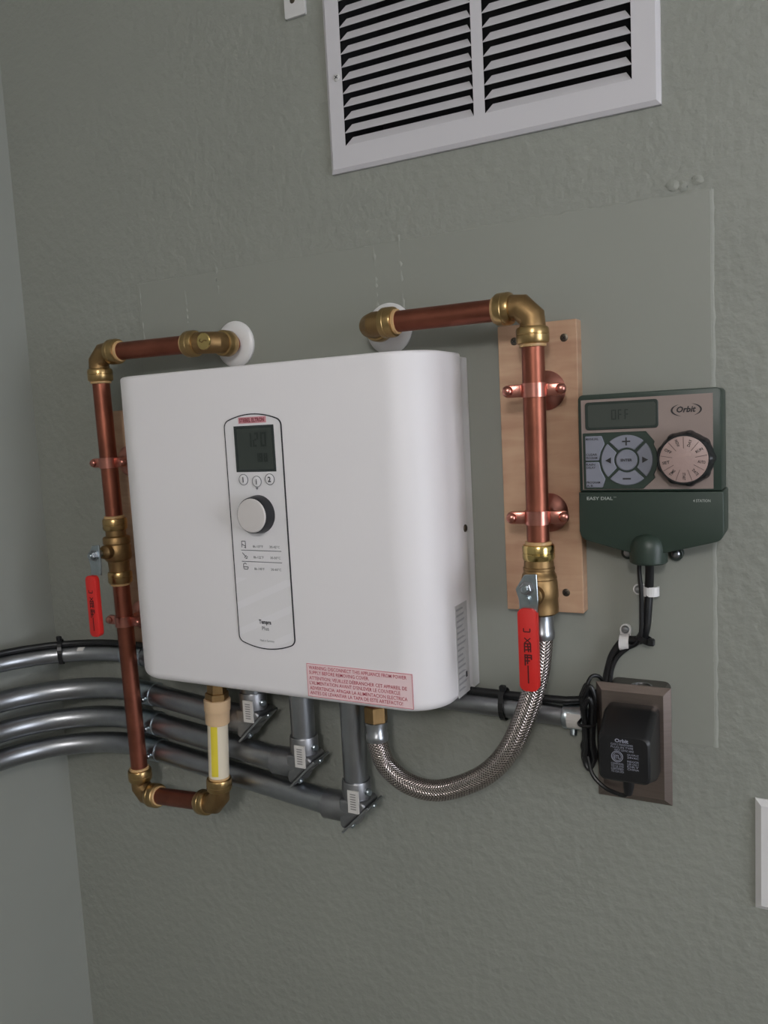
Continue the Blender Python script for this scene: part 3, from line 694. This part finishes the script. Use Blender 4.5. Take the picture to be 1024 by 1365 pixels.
def coupling(parent, a, d, r, ln):
    d = Vector(d).normalized()
    o = part('coupling', MB().lathe([(0, r), (.001, r + .0018), (ln - .001, r + .0018), (ln, r)], a, d, 32), 'zinc', parent)
    for l in (ln*.25, ln*.78):
        p = Vector(a) + d*l; part('set_screw', MB().lathe([(0, .0038), (.0042, .0038), (.0050, .0030)], p + Vector((0, -r - .001, -.003)), (0, -1, -.1), 12), 'zinc', o)
    return o
def pull_conduit(z0, zc, cx, cy, label, n_up):
    r = 0.01475; t = thing('steel_conduit', label, 'conduit', (cx, 0, z0 - r), 'steel conduits sweeping round the corner')
    xw, yw, R = XL + .0165, -0.0175, 0.146
    path = bend_path(z0, yw, xw, R, 0, 0, 0)
    xs_ = xw + R; a = Vector((xs_ + .012, yw, z0)); path.append(a)
    part('tube', MB().tube(path, r, 32), 'emt', t)
    b = Vector((cx - .030, cy, zc)); a2 = Vector((-0.497, yw, z0)); d = (b - a2).normalized()
    coupling(t, a, (a2 + d*.014 - a), r, .040)
    part('tube', MB().tube([a2, b], r, 32), 'emt', t)
    sticker(t, 'label', (xw, -0.14, z0), (0, 1, 0), r + .0003, 20, 60, -.02, .026, u=(1, 0, 0))
    # pull elbow: a cast box with a slanted cover plate
    em = MB().prism([(cx + p, zc + q) for p, q in ((-.0165, .0172), (-.0165, -.0165), (-.011, -.0205), (.0205, .0105), (.0165, .0172))], t0=cy - .0172, t1=cy + .0170, bev=.004, seg=3)
    em.lathe([(0, .0162), (.001, .0176), (.030, .0176), (.046, .0170)], (cx - .044, cy, zc), (1, 0, 0), 32).lathe([(0, .0150), (.012, .0172), (.036, .0174), (.038, .0166)], (cx, cy, zc), (0, 0, 1), 32)
    e = part('pull_elbow', em, 'die_cast', t)
    q = Matrix.Translation((cx + .0055, cy, zc - .0056)) @ Matrix.Rotation(math.radians(-45), 4, 'Y')
    # plate lies along the 45 degree face; long axis = local x
    part('elbow_cover', MB().prism(rrect(-.0262, .0262, -.0014, .0014, .0008, 2), q, -.0180, .0175, .0004, 1), 'steel', e)
    nrm = q.to_3x3() @ Vector((0, 0, -1))
    for s_ in (-.0215, .0215):
        part('cover_screw', MB().lathe([(0, .0042), (.0012, .0042), (.0026, .0030), (.003, .0012)], q @ Vector((s_, 0, -.0016)), nrm, 14), 'zinc', e)
    part('set_screw', MB().lathe([(0, .0042), (.004, .0042), (.005, .0032)], (cx + .0165, cy - .004, zc + .026), (1, -.4, 0), 12), 'zinc', e)
    lb = part('label', MB().box(cx - .0025, cx + .0120, cy - .01835, cy - .0160, zc + .0035, zc + .0310), 'label_white', e)
    lp = MB()
    for k in range(7): lp.add([(cx + .0010, cy - .0186, zc + .008 + k*.003), (cx + .0085, cy - .0186, zc + .008 + k*.003), (cx + .0085, cy - .0186, zc + .0092 + k*.003), (cx + .0010, cy - .0186, zc + .0092 + k*.003)], [(0, 1, 2, 3)])
    part('label_print', lp, 'label_print', e)
    part('riser', MB().tube([(cx, cy, zc + .030), (cx, cy, 0.008)], .0148, 32), 'emt', t)
    return t
pull_conduit(-0.058, -0.0650, -0.2920, -0.040, 'steel conduit under the heater, uppermost of the three with elbow boxes', 0)
pull_conduit(-0.100, -0.1125, -0.2190, -0.040, 'steel conduit under the heater, middle of the three with elbow boxes', 0)
pull_conduit(-0.139, -0.1570, -0.1477, -0.040, 'steel conduit under the heater, lowest of the three with elbow boxes', 0)
# top conduit to the outlet box
rA = 0.0117; zA, zA2 = -0.0050, -0.0165; yA = -0.022; xwA = XL + .0165
t = ca = thing('steel_conduit', 'steel conduit with black cable tied on top, passing behind the heater to the outlet', 'conduit', (0, 0, -0.028), 'steel conduits sweeping round the corner')
pa = bend_path(zA, yA, xwA, 0.146, 0, 0, 0); xa = xwA + .146
part('tube', MB().tube(pa + [(xa + .006, yA, zA)], rA, 28), 'emt', ca)
coupling(ca, (xa + .0, yA, zA), (1, 0, -.018), rA, .038)
part('tube', MB().tube([(xa + .034, yA, zA), (0.108, yA, zA2)], rA, 28), 'emt', ca)
part('box_connector', MB().lathe([(0, .0120), (.001, .0136), (.004, .0138), (.005, .0134), (.024, .0136), (.0245, .0165), (.029, .0165)], (0.1005, yA, zA2), (1, 0, 0), 28), 'zinc', ca)
sticker(ca, 'label', (0.1005, yA, zA2), (1, 0, 0), .0140, -30, 40, .006, .021)
part('set_screw', MB().lathe([(0, .0036), (.006, .0036), (.007, .0028)], (0.112, yA - .004, zA2 - .012), (0, -.3, -1), 12), 'zinc', ca)
a_ = math.radians(62); pc = (xwA + .146*(1 - math.cos(a_)), yA - .146 + .146*math.sin(a_), zA)
sticker(ca, 'label', pc, (math.sin(a_), math.cos(a_), 0), rA + .0003, -58, -28, 0.000, .034)

# ================================================================== CABLES
# control cable tied along the top conduit, then up to the timer
def cable_pts():
    P = []; zc_, off = zA + rA + .0040, .001
    P += [(xwA - off*0 + .002, YR + .05, zc_), (xwA + .002, -1.2, zc_), (xwA + .002, yA - .19, zc_)]
    for k in range(13):
        a = math.radians(90*k/12); P.append((xwA + .002 + .146*(1 - math.cos(a)), yA - .148 + .146*math.sin(a), zc_))
    return P
kp = cable_pts()
kp += [(-0.40, yA - .002, zA + rA + .0035), (-0.2, yA - .002, -0.012 + rA + .0045), (0.0, yA - .002, zA2 + rA + .0045), (0.06, yA - .002, zA2 + rA + .0044), (0.105, yA - .004, zA2 + rA + .0060)]
tail = smooth_path([(0.105, yA - .004, zA2 + rA + .0060), (0.128, -.016, 0.003), (0.1415, -.012, 0.018), (0.1455, -.009, 0.034), (0.1500, -.0075, 0.049), (0.1605, -.0068, 0.0640), (0.1720, -.0080, 0.0665), (0.1800, -.0110, 0.0690), (0.1845, -.013, 0.0810), (0.1865, -.013, 0.100), (0.1880, -.0120, 0.122), (0.1895, -.016, 0.142), (0.1895, -.020, 0.155)], 8)
single('control_cable', MB().tube(kp[:-1] + tail, .0043, 14), 'black_cable', 'thick black cable along the top conduit and up to the green timer', 'cable')
cord = smooth_path([(0.1475, -.016, 0.018), (0.1500, -.014, 0.036), (0.1560, -.012, 0.049), (0.1660, -.011, 0.0585), (0.1755, -.014, 0.0650), (0.1805, -.019, 0.0760), (0.1815, -.019, 0.100), (0.1812, -.018, 0.122), (0.1795, -.016, 0.139), (0.1800, -.017, 0.154)], 8)
def zip_tie(c, d, r, r2, label, headdir):
    c = Vector(c); d = Vector(d).normalized(); u = Vector((0, 0, 1)); u = (u - d*u.dot(d)).normalized(); w_ = d.cross(u); pts = []
    for k in range(25):
        q = 2*PI*k/24; pts.append(c + u*math.cos(q)*(r2) + w_*math.sin(q)*r)
    t = thing('cable_tie', label, 'cable tie', c, 'black cable ties')
    b = MB(); n = len(pts)
    for k in range(n-1):
        a, e = pts[k], pts[k+1]; o1 = (a - c).normalized()*.0011; o2 = (e - c).normalized()*.0011
        b.add([a - d*.0028, e - d*.0028, e + d*.0028, a + d*.0028, a - d*.0028 + o1, e - d*.0028 + o2, e + d*.0028 + o2, a + d*.0028 + o1], [(0, 1, 2, 3), (4, 5, 6, 7), (0, 1, 5, 4), (3, 2, 6, 7)])
    part('strap', b, 'black_plastic', t)
    h = c + Vector(headdir); part('tie_head', MB().box(h.x - .0035, h.x + .0035, h.y - .003, h.y + .003, h.z - .0035, h.z + .0035, .0012, 1), 'black_plastic', t)
    return t
zip_tie((0.0353, yA - .001, zA2 + .0045 + .0005), (1, 0, 0), .0128, .0172, 'black cable tie round conduit and cable between heater and outlet', (0, -.004, .0185))
a_ = math.radians(52); zip_tie((xwA + .001 + .146*(1 - math.cos(a_)), yA - .147 + .146*math.sin(a_), zA + .0045), (math.sin(a_), math.cos(a_), 0), .0128, .0172, 'black cable tie round conduit and cable near the wall corner', (0, -.002, .0195))
t = zip_tie((0.1835, -.0145, 0.0700), (.5, 0, 1), .0062, .0075, 'black cable tie joining cord and cable below the timer', (.0070, -.006, -.001))
# cable clips
def clip(c, d, label, screwdir):
    """strap bent over the cable, tab with a screw"""
    c = Vector(c); d = Vector(d).normalized(); s_ = Vector(screwdir).normalized(); t = thing('cable_clip', label, 'cable clip', (c.x, 0, c.z), 'white plastic cable clips')
    b = MB(); hw = .0048; prof = []
    for k in range(13):
        q = math.radians(-100 + 200*k/12); prof.append(((-s_)*math.sin(q)*.0066 + Vector((0, -1, 0))*math.cos(q)*.0062))
    for sc, last in ((1.0, 0), (1.28, 1)): pass
    P = [c + p for p in prof]; Q = [c + p*1.28 for p in prof]
    for k in range(12):
        vs = [x + d*e for e in (-hw, hw) for x in (P[k], P[k+1], Q[k+1], Q[k])]
        b.add(vs, [(0, 1, 2, 3), (4, 5, 6, 7), (0, 1, 5, 4), (3, 2, 6, 7)] + ([(0, 3, 7, 4)] if k == 0 else []) + ([(1, 2, 6, 5)] if k == 11 else []))
    part('clip_strap', b, 'white_plastic', t, ang=50)
    x = s_; z = d; tb = []
    for k in range(9):
        q = math.radians(-90 + 180*k/8); tb.append((.0125 + .0056*math.cos(q), .0056*math.sin(q)))
    tb += [(.005, .0050), (.005, -.0050)]
    M = Matrix((( x.x, 0, z.x, c.x), (x.y, 1, z.y, 0), (x.z, 0, z.z, c.z), (0, 0, 0, 1)))
    part('clip_tab', MB().prism(tb, M, -.0042, -.0008), 'white_plastic', t)
    part('screw', MB().lathe([(0, .0042), (.0012, .0040), (.0026, .0028), (.0030, .0010)], M @ Vector((.0125, -.0042, 0)), (0, -1, 0), 18), 'steel', t)
    return t
clip((0.1888, -.0085, 0.1185), (0, 0, 1), 'white plastic cable clip just below the green timer', (-1, 0, 0))
clip((0.1622, -.0072, 0.0635), (1, 0, .1), 'white plastic cable clip with screw above the outlet box', (0, 0, 1))

# ================================================================== OUTLET BOX, COVER, ADAPTER
t = ob2 = thing('outlet_box', 'surface outlet box with brushed bronze steel cover plate', 'outlet box', (0.1775, 0, -0.085))
BX0, BX1 = 0.1475, 0.2060
part('box', MB().prism(rrect(BX0, BX1, -0.079, 0.024, .006, 4), t0=-.046, t1=-.0006, bev=.0015, seg=1), 'box_steel', t)
part('knockout', MB().ring((0.181, -0.024, 0.024), (0, 0, 1), .0105, .0088, 0, .0009, 28), 'steel', t)
cp = MB(); X0, X1, A0, A1 = 0.1416, 0.2130, -0.0850, 0.0325; g_ = .0065
o4 = [(X0, A0), (X1, A0), (X1, A1), (X0, A1)]; i4 = [(X0+g_, A0+g_), (X1-g_, A0+g_), (X1-g_, A1-g_), (X0+g_, A1-g_)]
cp.add([(x, -.0462, z) for x, z in o4] + [(x, -.0480, z) for x, z in o4] + [(x, -.0525, z) for x, z in i4],
       [(0, 1, 2, 3)] + [(k, (k+1) % 4, 4+(k+1) % 4, 4+k) for k in range(4)] + [(4+k, 4+(k+1) % 4, 8+(k+1) % 4, 8+k) for k in range(4)] + [(8, 9, 10, 11)])
part('cover_plate', cp, 'plate_bronze', t, ang=20)
screw('screw', (0.1773, -.0525, -0.0268), (0, -1, 0), .003, 'steel', t, .0008)
# plug-in transformer
t = ad = thing('power_adapter', 'black plug-in transformer with white print on the bronze outlet plate', 'power adapter', (0.178, -.075, -0.055))
am = MB()
# body sections from plate outwards: (y, x0, x1, z0, z1)
secs = [(-.0527, .1535, .2030, -.0555, .0150), (-.0620, .1535, .2030, -.0555, .0150), (-.0660, .1530, .2030, -.0555, .0140), (-.0930, .1535, .2010, -.0475, -.0015), (-.0950, .1555, .1990, -.0455, -.0035)]
np_ = len(rrect(0, 1, 0, 1, .1)); vs = []
for y, a, b, c, d in secs: vs += [(x, y, z) for x, z in rrect(a, b, c, d, .0065)]
fs = [(i*np_+k, i*np_+(k+1) % np_, (i+1)*np_+(k+1) % np_, (i+1)*np_+k) for i in range(len(secs)-1) for k in range(np_)] + [tuple(range(np_)), tuple((len(secs)-1)*np_ + k for k in range(np_))]
am.add(vs, fs); part('adapter_body', am, 'black_plastic', t, ang=25)
ap = MB(); ya = -.0953
letters(ap, 'Orbit', (0.1755, ya, -0.0085), .0125, .0034, align='C', bold=.03)
for z, x, w_, s_ in ((-0.0115, .1655, .0205, 'CLASS 2 TRANSFORMER'), (-0.0142, .1655, .0205, 'PLUG IN TYPE'), (-0.0169, .1690, .0175, 'INPUT 120VAC 60HZ')): letters(ap, s_, (x, ya, z), w_, .0019)
for z, s_ in ((-0.0205, 'OUTPUT'), (-0.0230, '24VAC'), (-0.0268, 'INDOOR'), (-0.0293, 'USE ONLY'), (-0.0318, 'DRY'), (-0.0343, 'CHINA')): letters(ap, s_, (.1805, ya, z), .0105, .0019)
for z, s_ in ((-0.0305, 'CONFORMS'), (-0.0330, 'TO UL STD'), (-0.0355, 'CERTIFIED'), (-0.0380, 'TO CSA STD')): letters(ap, s_, (.1655, ya, z), .0115, .0019)
ap.ring((0.1712, ya + .0001, -0.0225), (0, -1, 0), .0054, .0048, 0, .0002, 28); ap.ring((0.1712, ya + .0001, -0.0225), (0, -1, 0), .0040, .0036, 0, .0002, 28)
letters(ap, 'ETL', (0.1712, ya - .0002, -0.0243), .0052, .0034, align='C', bold=.02)
part('adapter_print', ap, 'adapter_print', t, ang=10)
part('strain_relief', MB().tube([(0.1765, -.072, -0.052), (0.1765, -.072, -0.061), (0.1755, -.070, -0.069)], [.0056, .0052, .0040], 14), 'black_plastic', t)
part('cord_stub', MB().tube(smooth_path([(0.1755, -.070, -0.067), (0.1715, -.068, -0.0725), (0.1620, -.062, -0.0745), (0.1500, -.0585, -0.0720), (0.1380, -.056, -0.0620), (0.1325, -.052, -0.045)], 6), .0022, 8), 'black_cable', t)

# coiled power cord beside the outlet
t = part('cord', MB().tube(cord, .0022, 10), 'black_cable', ad, 'thin black cord coiled beside the box')
random.seed(11)
for k in range(6):
    xo = 0.1270 + .0016*k + random.uniform(-.001, .001); yo = -.030 - .0044*k; zt_ = 0.022 + random.uniform(-.006, .005); zb_ = -0.058 + random.uniform(-.006, .006); wq = .0045 + random.uniform(0, .0015)
    loop = smooth_path([(xo - wq, yo, zt_ - .012), (xo - wq*.9, yo + .001, -0.01), (xo - wq*.6, yo, -0.035), (xo - wq, yo, zb_ + .008), (xo - wq*.1, yo - .002, zb_), (xo + wq, yo - .001, zb_ + .010), (xo + wq*.5, yo, -0.03), (xo + wq*.9, yo, 0.0), (xo + wq, yo, zt_ - .010), (xo + .001, yo - .001, zt_), (xo - wq, yo, zt_ - .012)], 10)
    part('coil_loop', MB().tube(loop, .0024, 8), 'black_cable', t)
part('coil_loop', MB().tube(smooth_path([(0.1330, -.046, 0.012), (0.1320, -.046, 0.026), (0.1360, -.042, 0.0350), (0.1420, -.036, 0.0335), (0.1452, -.027, 0.024), (0.1475, -.016, 0.018)], 8), .0020, 8), 'black_cable', t)
part('coil_tie', MB().tube(smooth_path([(0.1245, -.028, -0.012), (0.1240, -.052, -0.012), (0.1320, -.0575, -0.012), (0.1385, -.052, -0.012), (0.1375, -.028, -0.012), (0.1310, -.026, -0.012), (0.1245, -.028, -0.012)], 5), .0016, 6), 'black_cable', t)
# ================================================================== IRRIGATION TIMER
t = tm = thing('irrigation_timer', 'dark green irrigation timer with round dial and keypad', 'timer', (0.194, 0, 0.150))
YT = -0.0420
TX0, TX1, TZT = 0.1290, 0.2590, 0.3160
outl = []
def arc(cx, cz, r, a0, a1, n=5): return [(cx + r*math.cos(math.radians(a0 + (a1-a0)*k/n)), cz + r*math.sin(math.radians(a0 + (a1-a0)*k/n))) for k in range(n+1)]
up_ = arc(TX1-.005, TZT-.005, .005, 0, 90) + arc(TX0+.005, TZT-.005, .005, 90, 180) + [(TX0, 0.2222), (TX1, 0.2222)]
part('upper_case', MB().prism(up_, t0=YT, t1=-.0013, bev=.0018, seg=2), 'timer_green', t)
# lower case: bulged, bottom curving back to the wall. sections by z
lc_ = MB(); rows = [(0.2216, 0, 0.0), (0.2195, .0008, .0022), (0.205, .0010, .0024), (0.190, .0008, .0018), (0.180, .0002, -.0015)]
low = [(TX0-.0008, 0.2216), (TX0-.0008, 0.1830)] + arc(TX0 + .0092, 0.1830, .010, 180, 250, 5) + [(0.165, 0.1655), (0.178, 0.1625), (0.208, 0.1630), (0.236, 0.1700)] + arc(TX1 - .0082, 0.1840, .010, 290, 360, 5) + [(TX1+.0018, 0.2216)]
part('lower_case', MB().prism(low, t0=YT-.0022, t1=-.0013, bev=.0085, seg=5), 'timer_green', t)
part('cable_boot', MB().lathe([(0, .0160), (.0015, .0176), (.016, .0180), (.022, .0168), (.027, .0138), (.030, .0090), (.031, .003)], (0.1920, -.0345, 0.1515), (0, 0, 1), 32), 'timer_green', t)
for x in (0.1675, 0.2135):
    e = part('mounting_ear', MB().prism(circ(x, 0.1568, .0070, 20), t0=-.010, t1=-.0013, bev=.0012, seg=1), 'timer_green_dark', t)
    part('screw', MB().lathe([(0, .0042), (.0014, .0040), (.0028, .0026), (.0031, .001)], (x, -.010, 0.1568), (0, -1, 0), 16), 'steel', e)
fp = part('face_panel', MB().prism([(0.1322, 0.2240), (0.2520, 0.2240), (0.2520, 0.3110), (0.1322, 0.3110)], t0=YT-.0010, t1=YT+.002), 'timer_panel', t, 'taupe front panel')
YU = YT - .0010
# lcd window in a green bezel
ws = part('display', MB().prism(rrect(0.1362, 0.2045, 0.2818, 0.3085, .003, 4), t0=YU-.0012, t1=YU+.001, bev=.0005, seg=1), 'timer_green_dark', t, 'small LCD reading OFF')
part('display_glass', MB().prism(rrect(0.1392, 0.2020, 0.2842, 0.3060, .0022, 4), t0=YU-.0016, t1=YU-.0008), 'lcd_back', ws)
d7 = MB()
for k, ch in enumerate('OFF'): seg7(d7, ch, 0.1615 + k*.0062, 0.2910, .0046, .0095, YU-.0018, .0011)
part('display_digits', d7, 'lcd_digit', ws)
ob3 = MB(); letters(ob3, 'Orbit', (0.2292, YU-.0003, 0.2950), .0170, .0052, align='C', bold=.03, shear=.25)
def swoosh(mb, cx, cz, rx, rz, a0, a1, wmax, y, n=18):
    for k in range(n):
        q0, q1 = a0 + (a1-a0)*k/n, a0 + (a1-a0)*(k+1)/n; w0 = wmax*math.sin(PI*k/n); w1 = wmax*math.sin(PI*(k+1)/n)
        P = lambda q, e: (cx + (rx+e)*math.cos(math.radians(q)), y, cz + (rz+e)*math.sin(math.radians(q)))
        mb.add([P(q0, -w0/2), P(q1, -w1/2), P(q1, w1/2), P(q0, w0/2)], [(0, 1, 2, 3)])
swoosh(ob3, 0.2292, 0.2970, .0128, .0060, 120, 250, .0016, YU-.0003); swoosh(ob3, 0.2292, 0.2970, .0128, .0060, -60, 70, .0016, YU-.0003)
part('brand_lettering', ob3, 'timer_print', fp)
# keypad
kc_ = (0.1752, 0.2522); RK = .0240
kb = MB().prism(rrect(0.1335, 0.1730, 0.2245, 0.2790, .002, 3), t0=YU-.0010, t1=YU+.001).lathe([(0, .0285), (.0018, .0285), (.0022, .028)], (kc_[0], YU+.001, kc_[1]), (0, -1, 0), 48)
kv = []
kp_ = part('keypad', MB().prism([(0.1335, 0.2245), (0.1900, 0.2245), (0.2010, 0.2350)] + [(kc_[0] + .0285*math.cos(math.radians(a)), kc_[1] + .0285*math.sin(math.radians(a))) for a in range(-30, 31, 10)] + [(0.2010, 0.2690), (0.1930, 0.2790), (0.1335, 0.2790)], t0=YU-.0014, t1=YU+.001, bev=.0005, seg=1), 'timer_green', t, 'green keypad surround')
YK = YU - .0014
for a0 in (48, 138, 228, 318):
    pts = [(kc_[0] + RK*math.cos(math.radians(a0 + 84*k/10)), kc_[1] + RK*math.sin(math.radians(a0 + 84*k/10))) for k in range(11)]
    pts += [(kc_[0] + .0118*math.cos(math.radians(a0 + 4 + 76*k/6)), kc_[1] + .0118*math.sin(math.radians(a0 + 4 + 76*k/6))) for k in range(6, -1, -1)]
    part('key', MB().prism(pts, t0=YK-.0014, t1=YK+.0004, bev=.0006, seg=1), 'timer_keys', t)
ck = part('key', MB().lathe([(0, .0100), (.0016, .0100), (.0024, .0090)], (kc_[0], YK+.0004, kc_[1]), (0, -1, 0), 32), 'timer_keys', t)
for z0, z1, cut in ((0.2530, 0.2765, 1), (0.2265, 0.2510, -1)):
    pts = [(0.1360, z0), (0.1490, z0), (0.1490, z1), (0.1360, z1)]
    pts = [(0.1360, 0.2525), (0.1490, 0.2525), (0.1508, 0.2610), (0.1548, 0.2680), (0.1520, 0.2760), (0.1360, 0.2760)] if cut > 0 else [(0.1360, 0.2262), (0.1520, 0.2262), (0.1548, 0.2345), (0.1508, 0.2425), (0.1490, 0.2510), (0.1360, 0.2510)]
    part('key', MB().prism(pts, t0=YK-.0013, t1=YK+.0004, bev=.0006, seg=1), 'timer_keys', t)
kt = MB(); yk = YK - .0017
bar(kt, kc_[0] - .0038, kc_[1] + .0178, kc_[0] + .0038, kc_[1] + .0178, .0013, yk); bar(kt, kc_[0], kc_[1] + .0140, kc_[0], kc_[1] + .0216, .0013, yk)
bar(kt, kc_[0] - .0038, kc_[1] - .0178, kc_[0] + .0038, kc_[1] - .0178, .0014, yk)
for s_ in (-1, 1): kt.add([(kc_[0] + s_*.0145, yk, kc_[1] + .0030), (kc_[0] + s_*.0145, yk, kc_[1] - .0030), (kc_[0] + s_*.0200, yk, kc_[1])], [(0, 1, 2)])
letters(kt, 'ENTER', (kc_[0], YK - .0023, kc_[1] - .0011), .0105, .0024, align='C', bold=.03)
for z, w_, s_ in ((0.2722, .0125, 'MANUAL'), (0.2572, .0108, 'CLEAR'), (0.2540, .0108, 'PROGRAM'), (0.2476, .0085, 'RAIN'), (0.2446, .0090, 'DELAY'), (0.2302, .0130, 'PROGRAM'), (0.2270, .0060, 'A B')): letters(kt, s_, (0.1368, yk, z), w_, .0021, bold=.008)
part('key_print', kt, 'timer_print', kp_)
# dial
dc = (0.2285, 0.2524)
dmb = MB(); nseg = 72; prof = [(-.0002, .0256), (.0050, .0254), (.0130, .0238), (.0145, .0224)]; vs = []; fs = []
for i, (tt, r) in enumerate(prof):
    for k in range(nseg):
        q = 2*PI*k/nseg; rr = r + (.0013*max(0, math.cos(q*9)) - .0006 if i < 3 else 0)
        vs.append((dc[0] + rr*math.cos(q), YU - tt, dc[1] + rr*math.sin(q)))
for i in range(3):
    for k in range(nseg): fs.append((i*nseg+k, i*nseg+(k+1) % nseg, (i+1)*nseg+(k+1) % nseg, (i+1)*nseg+k))
fs += [tuple(range(nseg)), tuple(3*nseg + k for k in range(nseg))]
dmb.add(vs, fs); dl = part('dial', dmb, 'black_plastic', t, 'black fluted dial with pinkish printed face')
part('dial_face', MB().lathe([(0, .0212), (.0008, .0210), (.0010, .0205)], (dc[0], YU - .0143, dc[1]), (0, -1, 0), 48), 'timer_dial', dl)
dt = MB(); yd = YU - .0155
for k in range(9):
    q = math.radians(10 + 40*k); bar(dt, dc[0] + .010*math.cos(q), dc[1] + .010*math.sin(q), dc[0] + .0205*math.cos(q), dc[1] + .0205*math.sin(q), .0005, yd)
part('dial_marks', dt, 'timer_dial_mark', dl)
dt = MB()
for k, s_ in enumerate(('RUN', 'DAY', 'HOW', 'OFF', 'SET', 'TIME', 'START', 'DATE', 'AUTO')):
    q = math.radians(30 + 40*k); rad = Vector((math.cos(q), 0, math.sin(q))); tan = Vector((-rad.z, 0, rad.x))
    xd, up = (rad, tan) if rad.x >= -0.1 else (-rad, -tan)
    letters(dt, s_, Vector((dc[0], yd, dc[1])) + rad*.0156 - up*.0012, .0066, .0026, xd=xd, up=up, align='C', bold=.01)
part('dial_print', dt, 'timer_print', dl)
tl = MB(); yl = YT - .0024
letters(tl, 'EASY DIAL', (0.1362, yl, 0.2140), .0250, .0030, bold=.02); letters(tl, 'TM', (0.1618, yl, 0.2160), .0026, .0012); letters(tl, '4 STATION', (0.2345, yl, 0.2118), .0150, .0026, bold=.01)
part('model_lettering', tl, 'timer_print_light', t)
